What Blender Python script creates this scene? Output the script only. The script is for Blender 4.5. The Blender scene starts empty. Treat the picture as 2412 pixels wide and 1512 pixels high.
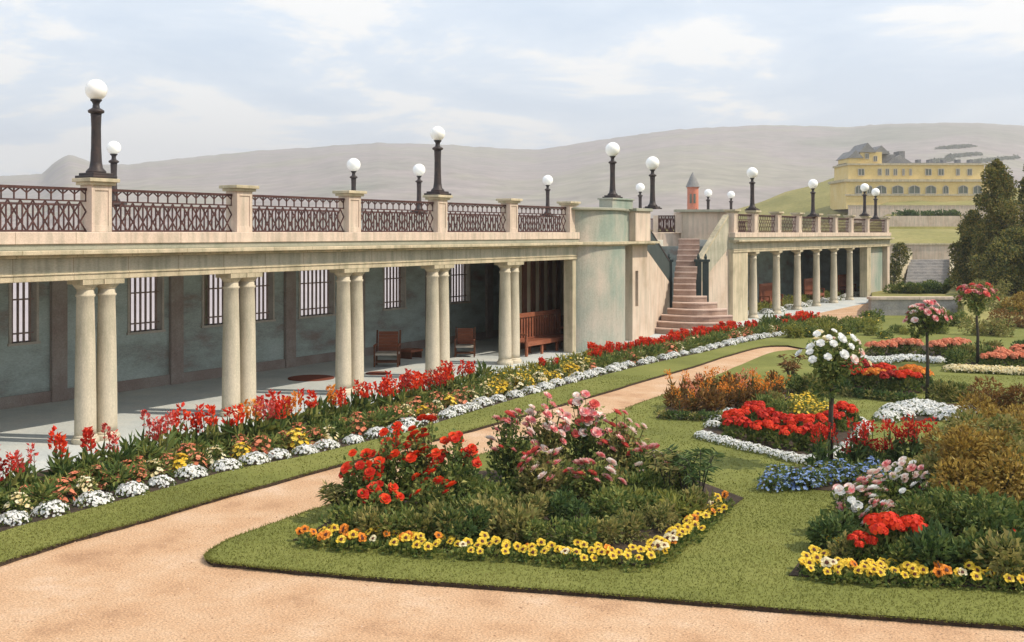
import bpy, math, random
import numpy as np
from mathutils import Vector
# ------------------------------------------------------------------ camera, sky, sun
scn = bpy.context.scene
C = scn.collection
R = math.radians
FOC, VPX, HZ, CX, CH = 2600.0, 2850.0, 548.0, 1206.0, 3.94      # picture measured on a 2412 px wide grid
TH = math.atan((VPX-CX)/FOC)
FWD = np.array([-math.sin(TH), math.cos(TH), 0.0]); RGT = np.array([math.cos(TH), math.sin(TH), 0.0])
cam = bpy.data.objects.new('camera', bpy.data.cameras.new('camera')); C.objects.link(cam)
cam.location = (0, 0, CH); cam.rotation_euler = (math.pi/2, 0, TH)
cam.data.sensor_width = 36; cam.data.lens = 36*FOC/2412.0
cam.data.shift_y = -(756-HZ)/2412.0
cam.data.clip_end = 9000; cam.data.clip_start = 0.1
scn.camera = cam
SUN_EL, SUN_AZ = 48.0, 68.0                                      # azimuth clockwise from +Y
w = bpy.data.worlds.new("World"); scn.world = w; w.use_nodes = True
nt = w.node_tree; N = nt.nodes; L = nt.links
bg = N['Background']; bg.inputs['Strength'].default_value = 0.11
sky = N.new('ShaderNodeTexSky'); sky.sky_type = 'NISHITA'; sky.sun_disc = False
sky.sun_elevation = R(SUN_EL); sky.sun_rotation = R(SUN_AZ); sky.air_density = 1.0; sky.dust_density = 2.0; sky.ozone_density = 1.0
tc = N.new('ShaderNodeTexCoord'); sp = N.new('ShaderNodeSeparateXYZ'); L.new(tc.outputs['Generated'], sp.inputs[0])
az = N.new('ShaderNodeMath'); az.operation = 'ADD'; az.inputs[1].default_value = 0.16; L.new(sp.outputs['Z'], az.inputs[0])
amax = N.new('ShaderNodeMath'); amax.operation = 'MAXIMUM'; amax.inputs[1].default_value = 0.05; L.new(az.outputs[0], amax.inputs[0])
dv = N.new('ShaderNodeVectorMath'); dv.operation = 'DIVIDE'; cb = N.new('ShaderNodeCombineXYZ')
for i in range(3): L.new(amax.outputs[0], cb.inputs[i])
L.new(tc.outputs['Generated'], dv.inputs[0]); L.new(cb.outputs[0], dv.inputs[1])
nz = N.new('ShaderNodeTexNoise'); nz.inputs['Scale'].default_value = 1.35; nz.inputs['Detail'].default_value = 9; nz.inputs['Roughness'].default_value = 0.58
nz.inputs['Distortion'].default_value = 0.3
L.new(dv.outputs[0], nz.inputs['Vector'])
cr = N.new('ShaderNodeValToRGB'); cr.color_ramp.elements[0].position = 0.40; cr.color_ramp.elements[1].position = 0.57
cr.color_ramp.elements[0].color = (5.6, 6.6, 7.8, 1); cr.color_ramp.elements[1].color = (9.2, 9.0, 8.6, 1)
cm = cr.color_ramp.elements.new(.51); cm.color = (6.7, 7.5, 8.4, 1)
L.new(nz.outputs['Fac'], cr.inputs[0])
mx = N.new('ShaderNodeMix'); mx.data_type = 'RGBA'; mx.inputs[0].default_value = .8; L.new(sky.outputs[0], mx.inputs[6]); L.new(cr.outputs[0], mx.inputs[7])
L.new(mx.outputs[2], bg.inputs['Color'])
sd = bpy.data.lights.new('sun', 'SUN'); sd.energy = 3.4; sd.angle = R(0.6); sd.color = (1.0, 0.88, 0.70)
sun = bpy.data.objects.new('sun', sd); C.objects.link(sun)
sv = Vector((math.sin(R(SUN_AZ))*math.cos(R(SUN_EL)), math.cos(R(SUN_AZ))*math.cos(R(SUN_EL)), math.sin(R(SUN_EL))))
sun.rotation_euler = sv.to_track_quat('Z', 'Y').to_euler()
scn.view_settings.view_transform = 'Standard'; scn.view_settings.look = 'None'
scn.view_settings.exposure = 0.46; scn.view_settings.gamma = 1.0; scn.view_settings.use_curve_mapping = False
rng = np.random.default_rng(7); random.seed(7)
# ------------------------------------------------------------------ picture <-> world
def P(x, y, z): return np.array([0, 0, CH]) + z*(FWD + RGT*(x-CX)/FOC + np.array([0, 0, (HZ-y)/FOC]))
def G(x, y, h=0.0): return P(x, y, FOC*(CH-h)/(y-HZ))
def S(x, z): p = P(x, HZ, z); return np.array([p[0], p[1]])
def FT(x, p=17.75): z = FOC*p/math.cos(TH)/(VPX-x); return (z-p*math.sin(TH))/math.cos(TH)
# ------------------------------------------------------------------ materials
def newmat(name):
    m = bpy.data.materials.new(name); m.use_nodes = True
    b = m.node_tree.nodes['Principled BSDF']; b.inputs['Specular IOR Level'].default_value = 0.25
    return m, m.node_tree.nodes, m.node_tree.links, b
def ramp(Nn, cols, pos=None):
    r = Nn.new('ShaderNodeValToRGB'); e = r.color_ramp.elements
    while len(e) < len(cols): e.new(0.5)
    for i, c in enumerate(cols):
        e[i].position = pos[i] if pos else i/(len(cols)-1); e[i].color = (*c, 1)
    return r
def surf(name, cols, scale=3.0, rough=0.85, bump=0.3, bscale=40, pos=None, stretch=(1, 1, 1), fine=0.25, fscale=None, detail=6, streak=0, joint=0):
    """noise-mottled surface: broad patches + fine grain + bump, in object space metres"""
    m, Nn, Ln, b = newmat(name)
    t = Nn.new('ShaderNodeTexCoord'); mp = Nn.new('ShaderNodeMapping'); mp.inputs['Scale'].default_value = stretch
    Ln.new(t.outputs['Object'], mp.inputs[0])
    n1 = Nn.new('ShaderNodeTexNoise'); n1.inputs['Scale'].default_value = scale; n1.inputs['Detail'].default_value = detail; n1.inputs['Roughness'].default_value = 0.6
    Ln.new(mp.outputs[0], n1.inputs['Vector'])
    r = ramp(Nn, cols, pos or [0.3+0.4*i/(len(cols)-1) for i in range(len(cols))]); Ln.new(n1.outputs['Fac'], r.inputs[0])
    n2 = Nn.new('ShaderNodeTexNoise'); n2.inputs['Scale'].default_value = fscale or bscale; n2.inputs['Detail'].default_value = 4; n2.inputs['Roughness'].default_value = 0.7
    Ln.new(mp.outputs[0], n2.inputs['Vector'])
    r2 = ramp(Nn, [(1-fine,)*3, (1+fine*0.6,)*3], [0.3, 0.7]); Ln.new(n2.outputs['Fac'], r2.inputs[0])
    mul = Nn.new('ShaderNodeMix'); mul.data_type = 'RGBA'; mul.blend_type = 'MULTIPLY'; mul.inputs[0].default_value = 1
    Ln.new(r.outputs[0], mul.inputs[6]); Ln.new(r2.outputs[0], mul.inputs[7]); 
    out = mul.outputs[2]
    if streak:
        m2 = Nn.new('ShaderNodeMapping'); m2.inputs['Scale'].default_value = (5, 5, .55); Ln.new(t.outputs['Object'], m2.inputs[0])
        n4 = Nn.new('ShaderNodeTexNoise'); n4.inputs['Scale'].default_value = 1.3; n4.inputs['Detail'].default_value = 5; Ln.new(m2.outputs[0], n4.inputs['Vector'])
        r4 = ramp(Nn, [(1-streak, 1-streak*.85, 1-streak*.9), (1, 1, 1)], [.36, .58]); Ln.new(n4.outputs['Fac'], r4.inputs[0])
        mu2 = Nn.new('ShaderNodeMix'); mu2.data_type = 'RGBA'; mu2.blend_type = 'MULTIPLY'; mu2.inputs[0].default_value = 1
        Ln.new(out, mu2.inputs[6]); Ln.new(r4.outputs[0], mu2.inputs[7]); out = mu2.outputs[2]
    if joint:                                     # butt joints between the stone blocks, every `joint` metres along Y
        sx = Nn.new('ShaderNodeSeparateXYZ'); Ln.new(t.outputs['Object'], sx.inputs[0]); md = Nn.new('ShaderNodeMath'); md.operation = 'DIVIDE'; md.inputs[1].default_value = joint; Ln.new(sx.outputs['Y'], md.inputs[0])
        fr = Nn.new('ShaderNodeMath'); fr.operation = 'FRACT'; Ln.new(md.outputs[0], fr.inputs[0]); lt = Nn.new('ShaderNodeMath'); lt.operation = 'LESS_THAN'; lt.inputs[1].default_value = .012; Ln.new(fr.outputs[0], lt.inputs[0])
        mj = Nn.new('ShaderNodeMix'); mj.data_type = 'RGBA'; mj.blend_type = 'MULTIPLY'; Ln.new(lt.outputs[0], mj.inputs[0]); Ln.new(out, mj.inputs[6]); mj.inputs[7].default_value = (.62, .58, .54, 1); out = mj.outputs[2]
    Ln.new(out, b.inputs['Base Color'])
    b.inputs['Roughness'].default_value = rough
    if bump:
        n3 = Nn.new('ShaderNodeTexNoise'); n3.inputs['Scale'].default_value = bscale; n3.inputs['Detail'].default_value = 5
        Ln.new(mp.outputs[0], n3.inputs['Vector'])
        bp = Nn.new('ShaderNodeBump'); bp.inputs['Strength'].default_value = bump; bp.inputs['Distance'].default_value = 0.02
        Ln.new(n3.outputs['Fac'], bp.inputs['Height']); Ln.new(bp.outputs[0], b.inputs['Normal'])
    return m
def leafm(name, cols, trans=0.3, rough=0.6, spec=0.25, patch=0):
    """every leaf or petal (mesh island) draws its own shade from the ramp"""
    m, Nn, Ln, b = newmat(name)
    g = Nn.new('ShaderNodeNewGeometry'); oi = Nn.new('ShaderNodeObjectInfo')
    a = Nn.new('ShaderNodeMath'); a.operation = 'MULTIPLY_ADD'; a.inputs[1].default_value = 0.8
    o = Nn.new('ShaderNodeMath'); o.operation = 'MULTIPLY'; o.inputs[1].default_value = 0.2
    Ln.new(oi.outputs['Random'], o.inputs[0]); Ln.new(g.outputs['Random Per Island'], a.inputs[0]); Ln.new(o.outputs[0], a.inputs[2])
    r = ramp(Nn, cols); Ln.new(a.outputs[0], r.inputs[0]); Ln.new(r.outputs[0], b.inputs['Base Color'])
    if patch:                                     # broad worn and lush patches across the lawn
        t = Nn.new('ShaderNodeTexCoord'); pn = Nn.new('ShaderNodeTexNoise'); pn.inputs['Scale'].default_value = .9; pn.inputs['Detail'].default_value = 6; pn.inputs['Roughness'].default_value = .65
        Ln.new(t.outputs['Object'], pn.inputs['Vector']); mr = Nn.new('ShaderNodeMapRange'); mr.inputs[1].default_value = .32; mr.inputs[2].default_value = .68; Ln.new(pn.outputs['Fac'], mr.inputs[0])
        mm = Nn.new('ShaderNodeMix'); mm.inputs[0].default_value = patch; Ln.new(a.outputs[0], mm.inputs[2]); Ln.new(mr.outputs[0], mm.inputs[3]); Ln.new(mm.outputs[0], r.inputs[0])
    b.inputs['Roughness'].default_value = rough; b.inputs['Specular IOR Level'].default_value = spec
    if trans:
        tr = Nn.new('ShaderNodeBsdfTranslucent'); Ln.new(r.outputs[0], tr.inputs['Color'])
        ms = Nn.new('ShaderNodeMixShader'); ms.inputs[0].default_value = trans
        Ln.new(b.outputs[0], ms.inputs[1]); Ln.new(tr.outputs[0], ms.inputs[2]); Ln.new(ms.outputs[0], Nn['Material Output'].inputs['Surface'])
    return m
M = dict(
 cream=surf('cream_stone', [(.42, .36, .25), (.56, .48, .34), (.62, .53, .38)], 1.6, .9, .25, 45, fine=.22, streak=.25, joint=1.21),
 pink=surf('pink_stone', [(.55, .44, .35), (.64, .515, .425), (.68, .57, .46)], 1.4, .9, .2, 45, fine=.18, streak=.24, joint=1.21),
 frieze=surf('grey_green_stone', [(.36, .34, .26), (.46, .43, .34), (.52, .47, .37)], 1.1, .9, .25, 40, stretch=(1, .35, 1.6), fine=.22, streak=.28, joint=1.21),
 band=surf('weathered_band', [(.26, .27, .21), (.34, .34, .27), (.40, .37, .30)], 1.5, .9, .25, 40, fine=.2),
 column=surf('column_stone', [(.46, .41, .31), (.60, .53, .41), (.66, .58, .45)], 1.8, .85, .18, 55, stretch=(1, 1, .4), fine=.2, streak=.2),
 inner=surf('painted_inner_wall', [(.27, .20, .175), (.31, .34, .32), (.40, .47, .45), (.48, .55, .53)], .9, .9, .25, 30, stretch=(1, .6, 1.6), fine=.25, pos=[.28, .42, .55, .75]),
 pilaster=surf('brown_pilaster', [(.26, .20, .18), (.36, .32, .29)], 2, .9, .2, 30),
 ceil=surf('ceiling_plaster', [(.55, .55, .50), (.64, .63, .56)], 1, .9, .1, 30),
 drum=surf('weathered_render', [(.21, .28, .24), (.29, .34, .29), (.40, .39, .33), (.52, .45, .38)], .6, .9, .25, 30, stretch=(1, 1, .7), fine=.2, streak=.1),
 warm=surf('warm_render', [(.52, .40, .30), (.62, .50, .40), (.66, .55, .44)], 1.0, .9, .2, 35, fine=.18, streak=.2),
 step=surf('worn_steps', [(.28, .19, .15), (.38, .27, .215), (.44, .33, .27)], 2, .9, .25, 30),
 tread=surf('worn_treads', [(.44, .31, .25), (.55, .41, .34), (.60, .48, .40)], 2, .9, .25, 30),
 iron=surf('rusty_brown_iron', [(.045, .02, .02), (.075, .035, .032), (.11, .052, .045)], 6, .65, .2, 60),
 lampiron=surf('dark_lamp_iron', [(.022, .022, .026), (.045, .036, .036), (.075, .05, .045)], 5, .5, .15, 50),
 darkpan=surf('dark_green_panel', [(.035, .05, .05), (.06, .075, .07)], 4, .7, .2, 30),
 wood=surf('red_brown_timber', [(.17, .055, .03), (.25, .085, .045), (.31, .115, .06)], 3, .6, .2, 40, stretch=(1, .3, 1)),
 woodd=surf('dark_brown_timber', [(.10, .04, .022), (.16, .065, .035)], 3, .7, .2, 40),
 matt=surf('red_mat', [(.16, .045, .028), (.22, .065, .04)], 5, .95, .3, 80),
 frame=surf('painted_window_frame', [(.42, .38, .33), (.55, .50, .44)], 4, .7, .1, 40),
 bars=surf('window_bars', [(.24, .17, .15), (.36, .27, .24)], 5, .7, .1, 40),
 pave=surf('pale_paving', [(.42, .46, .47), (.50, .53, .53), (.58, .58, .55)], .8, .9, .15, 25, fine=.15),
 gravel=surf('sandy_gravel', [(.40, .235, .135), (.53, .33, .195), (.57, .38, .24), (.63, .45, .32)], 1.1, .95, 1.0, 26, fine=.5, fscale=42, detail=11),
 prom=surf('promenade', [(.34, .31, .33), (.41, .37, .38)], .1, .9, 0, 10, fine=.1),
 lawn=surf('lawn', [(.125, .138, .03), (.165, .178, .04), (.205, .21, .054)], .5, .95, .6, 60, fine=.25, fscale=30),
 farlawn=surf('far_grass', [(.17, .165, .05), (.24, .22, .075), (.32, .27, .11)], .12, .95, .3, 6, fine=.25, fscale=2),
 soil=surf('dark_soil', [(.028, .02, .014), (.05, .035, .024), (.075, .05, .033)], 6, .95, .9, 30),
 hill=surf('far_hill', [(.19, .195, .15), (.24, .23, .195), (.29, .25, .24), (.27, .255, .20), (.32, .275, .265)], .0035, .95, 0, 1, fine=.3, fscale=.045, pos=[.28, .40, .50, .58, .7], detail=10),
 hedgefar=surf('far_hedge_green', [(.12, .13, .06), (.18, .18, .09)], .2, .95, 0, 1),
 hotel=surf('yellow_render', [(.66, .49, .20), (.73, .56, .25), (.75, .60, .31)], .4, .9, .1, 5, fine=.12),
 slate=surf('blue_slate', [(.20, .20, .20), (.30, .29, .28)], .6, .8, .1, 5),
 glass=surf('dark_window', [(.10, .12, .10), (.16, .17, .13)], .5, .25, 0, 5),
 brick=surf('red_brick', [(.55, .17, .10), (.62, .24, .16)], .8, .9, .1, 8),
 stonew=surf('grey_wall_stone', [(.26, .25, .24), (.36, .34, .32), (.42, .38, .35)], 2, .9, .4, 14, fine=.25),
 trunk=surf('rose_bark', [(.035, .045, .035), (.06, .055, .04), (.09, .07, .05)], 8, .85, .5, 50, stretch=(1, 1, .3)),
)
m, Nn, Ln, b = newmat('opal_globe'); M['globe'] = m
b.inputs['Base Color'].default_value = (.90, .90, .88, 1); b.inputs['Roughness'].default_value = .18; b.inputs['Subsurface Weight'].default_value = .3
b.inputs['Subsurface Radius'].default_value = (.1, .1, .1); b.inputs['Specular IOR Level'].default_value = .5
M.update(
 leaf=leafm('garden_leaf', [(.035, .07, .022), (.10, .155, .038), (.20, .235, .06), (.36, .34, .10)]),
 olive=leafm('olive_leaf', [(.05, .075, .022), (.125, .155, .042), (.25, .245, .075), (.42, .36, .12), (.17, .13, .06)]),
 lime=leafm('yellow_green_leaf', [(.10, .14, .03), (.24, .26, .06), (.42, .38, .09)]),
 dleaf=leafm('deep_green_leaf', [(.03, .065, .022), (.08, .135, .04), (.18, .22, .06)]),
 rust=leafm('bronze_leaf', [(.07, .04, .018), (.17, .09, .03), (.30, .15, .04), (.13, .13, .04)]),
 gold=leafm('golden_brown_leaf', [(.10, .06, .016), (.21, .13, .028), (.36, .235, .05), (.48, .34, .08), (.08, .085, .028)]),
 conif=leafm('conifer_spray', [(.026, .048, .018), (.08, .105, .032), (.15, .165, .048), (.33, .27, .07), (.20, .13, .04)], .2),
 red=leafm('red_petal', [(.40, .016, .012), (.62, .03, .015), (.74, .075, .025)]),
 scarlet=leafm('scarlet_petal', [(.50, .02, .012), (.76, .045, .012), (.82, .11, .02)]),
 dred=leafm('dark_red_petal', [(.22, .01, .01), (.40, .02, .015), (.52, .05, .025)]),
 rosy=leafm('rosy_red_petal', [(.55, .06, .06), (.68, .11, .09), (.74, .20, .16)]),
 orange=leafm('orange_petal', [(.62, .16, .02), (.78, .27, .03), (.82, .38, .06)]),
 salmon=leafm('salmon_petal', [(.62, .17, .09), (.74, .27, .15), (.80, .42, .26)]),
 pinkp=leafm('pink_petal', [(.62, .08, .10), (.76, .20, .22), (.80, .42, .40), (.84, .66, .60)]),
 blush=leafm('blush_petal', [(.72, .22, .20), (.82, .58, .52), (.86, .78, .72), (.86, .83, .78)]),
 mauve=leafm('mauve_petal', [(.30, .06, .14), (.55, .12, .14), (.72, .32, .30), (.80, .60, .56)]),
 white=leafm('white_petal', [(.76, .78, .78), (.86, .86, .84), (.92, .92, .90)], .35),
 creamp=leafm('cream_petal', [(.78, .60, .26), (.84, .74, .46), (.86, .82, .66)]),
 yellow=leafm('yellow_petal', [(.74, .46, .03), (.82, .58, .05), (.86, .68, .14)]),
 blue=leafm('blue_petal', [(.13, .22, .50), (.24, .36, .66), (.42, .54, .78)]),
 eye=leafm('dark_flower_eye', [(.05, .012, .008), (.10, .025, .012)], 0),
 stem=leafm('green_stem', [(.035, .06, .02), (.07, .095, .03)], 0),
 blade=leafm('grass_blade', [(.125, .145, .03), (.175, .188, .042), (.22, .22, .056), (.28, .26, .08)], .5, patch=.75),
)
# ------------------------------------------------------------------ mesh building
class MB:
    def __init__(s): s.v = []; s.f = []; s.n = 0; s.mi = []
    def add(s, v, f, mi=0):
        v = np.asarray(v, float).reshape(-1, 3); s.v.append(v)
        for q in f: s.f.append(tuple(int(i)+s.n for i in q)); s.mi.append(mi)
        s.n += len(v); return s
    def arr(s, v, f, mi=0):                       # v (n,3), f (m,k) arrays
        v = np.asarray(v, float); f = (np.asarray(f)+s.n).tolist(); s.v.append(v); s.f.extend(f); s.mi.extend([mi]*len(f)); s.n += len(v); return s
    def box(s, x0, x1, y0, y1, z0, z1):
        v = [(x0, y0, z0), (x1, y0, z0), (x1, y1, z0), (x0, y1, z0), (x0, y0, z1), (x1, y0, z1), (x1, y1, z1), (x0, y1, z1)]
        return s.add(v, [(0, 3, 2, 1), (4, 5, 6, 7), (0, 1, 5, 4), (1, 2, 6, 5), (2, 3, 7, 6), (3, 0, 4, 7)])
    def prism(s, poly, z0, z1, mi=0, mside=None):   # z0,z1 scalars or per-vertex lists
        n = len(poly); z0 = [z0]*n if np.isscalar(z0) else z0; z1 = [z1]*n if np.isscalar(z1) else z1
        a = sum(poly[i][0]*poly[(i+1) % n][1]-poly[(i+1) % n][0]*poly[i][1] for i in range(n))
        if a < 0: poly = poly[::-1]; z0 = z0[::-1]; z1 = z1[::-1]
        v = [(p[0], p[1], z) for p, z in zip(poly, z0)]+[(p[0], p[1], z) for p, z in zip(poly, z1)]
        s.add(v, [tuple(range(n-1, -1, -1)), tuple(range(n, 2*n))], mi)
        s.n -= len(v); v0 = s.v.pop()
        return s.add(v0, [(i, (i+1) % n, n+(i+1) % n, n+i) for i in range(n)], mi if mside is None else mside)
    def lathe(s, prof, cx=0, cy=0, n=20, a0=0, a1=2*math.pi, caps=True, ex=1.0):
        full = abs(a1-a0-2*math.pi) < 1e-6; k = n if full else n+1; v = []; f = []
        for r, z in prof:
            for i in range(k):
                a = a0+(a1-a0)*i/n; v.append((cx+ex*r*math.cos(a), cy+r*math.sin(a), z))
        for j in range(len(prof)-1):
            for i in range(n):
                i2 = (i+1) % k if full else i+1
                f.append((j*k+i, j*k+i2, (j+1)*k+i2, (j+1)*k+i))
        if caps: f.append(tuple(range(k-1, -1, -1))); f.append(tuple((len(prof)-1)*k+i for i in range(k)))
        return s.add(v, f)
    def tube(s, pts, rad, n=6):
        pts = [np.array(p, float) for p in pts]; v = []; f = []
        for i, p in enumerate(pts):
            d = pts[min(i+1, len(pts)-1)]-pts[max(i-1, 0)]; d /= (np.linalg.norm(d)+1e-9)
            a = np.cross(d, (0, 0, 1.0)) if abs(d[2]) < .95 else np.cross(d, (1.0, 0, 0)); a /= np.linalg.norm(a); b2 = np.cross(d, a)
            r = rad[i] if not np.isscalar(rad) else rad
            for k in range(n):
                t = 2*math.pi*k/n; v.append(p+r*(a*math.cos(t)+b2*math.sin(t)))
        for i in range(len(pts)-1):
            for k in range(n): f.append((i*n+k, i*n+(k+1) % n, (i+1)*n+(k+1) % n, (i+1)*n+k))
        f.append(tuple(range(n-1, -1, -1))); f.append(tuple((len(pts)-1)*n+k for k in range(n)))
        return s.add(v, f)
    def bar(s, a, b2, t=.03, u=.03):               # rectangular bar from a to b2
        a = np.array(a, float); b2 = np.array(b2, float); d = b2-a; d /= np.linalg.norm(d)
        x = np.cross(d, (0, 0, 1.0)); x = np.array([1.0, 0, 0]) if np.linalg.norm(x) < 1e-3 else x/np.linalg.norm(x); y = np.cross(d, x)
        v = [p+sx*x*t/2+sy*y*u/2 for p in (a, b2) for sx, sy in ((-1, -1), (1, -1), (1, 1), (-1, 1))]
        return s.add(v, [(3, 2, 1, 0), (4, 5, 6, 7), (0, 1, 5, 4), (1, 2, 6, 5), (2, 3, 7, 6), (3, 0, 4, 7)])
    def mesh(s, name, mats, smooth=False, org=(0, 0, 0)):
        me = bpy.data.meshes.new(name)
        v = np.concatenate(s.v)-np.array(org, float) if s.v else np.zeros((0, 3))
        me.from_pydata(v.tolist(), [], s.f)
        for mm in (mats if isinstance(mats, (list, tuple)) else [mats]): me.materials.append(mm)
        if isinstance(mats, (list, tuple)): me.polygons.foreach_set('material_index', s.mi)
        if smooth: me.polygons.foreach_set('use_smooth', [True]*len(me.polygons))
        me.update(); return me
def obj(name, mb, mat, parent=None, smooth=False, org=(0, 0, 0), bevel=0, label=None):
    me = mb if isinstance(mb, bpy.types.Mesh) else mb.mesh(name, mat, smooth, org)
    o = bpy.data.objects.new(name, me); C.objects.link(o)
    if parent: o.parent = parent
    if bevel:
        bm = o.modifiers.new('edge', 'BEVEL'); bm.width = bevel; bm.segments = 2; bm.limit_method = 'ANGLE'; bm.angle_limit = R(40)
    if label: o['label'] = label
    return o
def tag(o, label, cat, group=None):
    o['label'] = label; o['category'] = cat
    if group: o['group'] = group
    return o
def thing(name, label, cat, loc=(0, 0, 0), rz=0, group=None, s=1):
    o = bpy.data.objects.new(name, None); C.objects.link(o); o.empty_display_size = .2
    o.location = tuple(float(c) for c in loc); o.rotation_euler = (0, 0, rz); o.scale = (s, s, s)
    return tag(o, label, cat, group)
def struct(o): o['kind'] = 'structure'; return o
def stuff(o): o['kind'] = 'stuff'; return o
def kids(o): return [c for c in ALLK.get(o.name, [])]
ALLK = {}
def dup(root, loc, rz, s, label, group=None):
    r = root.copy(); C.objects.link(r); r.location = tuple(float(c) for c in loc); r.rotation_euler = (0, 0, rz); r.scale = (s, s, s); r['label'] = label
    if 'group' in r: del r['group']
    if group: r['group'] = group
    for ch in root.children:
        c = ch.copy(); C.objects.link(c); c.parent = r
        for g in ch.children:
            d = g.copy(); C.objects.link(d); d.parent = c
    return r
PROTO = {}
def plant(key, name, build, loc, label, cat, group=None, s=1.0, rz=None):
    rz = random.uniform(0, 6.28) if rz is None else rz
    if key in PROTO: return dup(PROTO[key], loc, rz, s, label, group)
    t = thing(name, label, cat, loc, rz, group, s); build(t); PROTO[key] = t; return t
# ------------------------------------------------------------------ foliage and flowers
def unit(a): return a/(np.linalg.norm(a, axis=1, keepdims=True)+1e-9)
def rdir(n, up=0.0):
    d = rng.normal(size=(n, 3)); d[:, 2] = d[:, 2]+up; return unit(d)
def leaves(mb, pts, dirs, ln, wd, fold=.25, mi=0):
    """folded leaf blades: base, two sides, tip"""
    n = len(pts); ln = ln*rng.uniform(.6, 1.25, (n, 1)); wd = wd*rng.uniform(.7, 1.2, (n, 1))
    sd_ = unit(np.cross(dirs, rdir(n))); nm = np.cross(sd_, dirs)
    mid = pts+dirs*ln*.5
    v = np.stack([pts, mid+sd_*wd*.5+nm*wd*fold, pts+dirs*ln-nm*ln*.12, mid-sd_*wd*.5+nm*wd*fold], 1).reshape(-1, 3)
    k = np.arange(n)[:, None]*4
    return mb.arr(v, np.concatenate([k+[0, 1, 2], k+[0, 2, 3]]), mi)
def petals(mb, pts, nrm, size, mi=0, curl=.25):
    """small rounded petals (pentagon-ish cup) facing nrm"""
    n = len(pts); size = size*rng.uniform(.75, 1.25, (n, 1)); a = unit(np.cross(nrm, rdir(n))); c = np.cross(nrm, a)
    vs = [pts]
    for k in range(5):
        t = 2*math.pi*k/5; vs.append(pts+size*.5*(a*math.cos(t)+c*math.sin(t))+nrm*size*curl*(.5 if k % 2 else .2))
    v = np.stack(vs, 1).reshape(-1, 3); k = np.arange(n)[:, None]*6
    return mb.arr(v, np.concatenate([k+[0, 1+i, 1+(i+1) % 5] for i in range(5)]), mi)
def dome(n, rx, ry, h, z0=0.0, shell=.55):
    d = rdir(n); d[:, 2] = np.abs(d[:, 2]); r = shell+(1-shell)*rng.random((n, 1))**.5
    return d*r*np.array([rx, ry, h])+[0, 0, z0], d
def lumpy(n, cl, rad, squash=.8):
    """points scattered over clumps with centres cl, radius rad: uneven outline with gaps"""
    cl = np.asarray(cl, float); i = rng.integers(0, len(cl), n); d = rdir(n); r = (.45+.55*rng.random((n, 1))**.6)*np.asarray(rad)[i][:, None]
    return cl[i]+d*r*[1, 1, squash], d
def rose(r):
    mb = MB()
    for k, (n, rad, tilt, z) in enumerate(((3, .32, 1.35, .25), (5, .6, .95, .12), (6, .95, .45, 0), (6, 1.1, .12, -.08))):
        for i in range(n):
            a = 2*math.pi*(i+.5*k)/n+random.uniform(-.15, .15); ca, sa = math.cos(a), math.sin(a); wdt = rad*.62
            def pt(u, q, up): return (r*(u*ca-q*sa), r*(u*sa+q*ca), r*(z+up))
            o_, t_ = rad*math.cos(tilt), rad*math.sin(tilt)*.9+.05
            mb.add([pt(.06, 0, 0), pt(o_*.6, -wdt*.8, t_*.45), pt(o_*.62, wdt*.8, t_*.45), pt(o_, -wdt*.55, t_), pt(o_*1.1, 0, t_*.92), pt(o_, wdt*.55, t_)],
                   [(0, 1, 2), (1, 3, 4), (1, 4, 2), (2, 4, 5)])
    return mb
def pansy(r):
    mb = MB()
    for a, sc, z in ((90, 1, 0), (35, .95, .04), (145, .95, .05), (-38, .95, .1), (218, .95, .12)):
        a = R(a); c = np.array([math.cos(a)*.5*sc, math.sin(a)*.5*sc]); pts = [(c[0]*r+.56*sc*r*math.cos(t), c[1]*r+.5*sc*r*math.sin(t), r*(z+.18*math.sin(3*t+a))) for t in np.linspace(0, 2*math.pi, 9)[:-1]]
        mb.add([(c[0]*r, c[1]*r, r*z-.02*r)]+pts, [(0, 1+i, 1+(i+1) % 8) for i in range(8)])
    e = MB(); e.lathe([(r*.02, r*.26), (r*.30, r*.2), (r*.36, r*.14)], 0, -r*.02, 9)
    return mb, e
def head(n, r, psz, flat=.75):
    mb = MB(); d = rdir(n, .6); d[:, 2] = np.abs(d[:, 2])*1.0; d = unit(d); petals(mb, d*r*[1, 1, flat]*rng.uniform(.75, 1.05, (n, 1)), d, psz); return mb
BL = {}
def bloom_mesh(kind, i=0):
    k = (kind, i)
    if k not in BL:
        if kind.startswith('rose_'): BL[k] = rose(1.0).mesh('bloom', M[kind[5:]])
        elif kind.startswith('head_'): BL[k] = head(70, 1.0, .55).mesh('bloom', M[kind[5:]])
    return BL[k]
def bloom(parent, mesh, loc, r, d=(0, 0, 1), name='bloom'):
    o = bpy.data.objects.new(name, mesh); C.objects.link(o); o.parent = parent; o.location = tuple(float(c) for c in loc); o.scale = (r, r, r)
    o.rotation_euler = Vector(tuple(float(c) for c in d)).to_track_quat('Z', 'Y').to_euler(); return o
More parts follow.
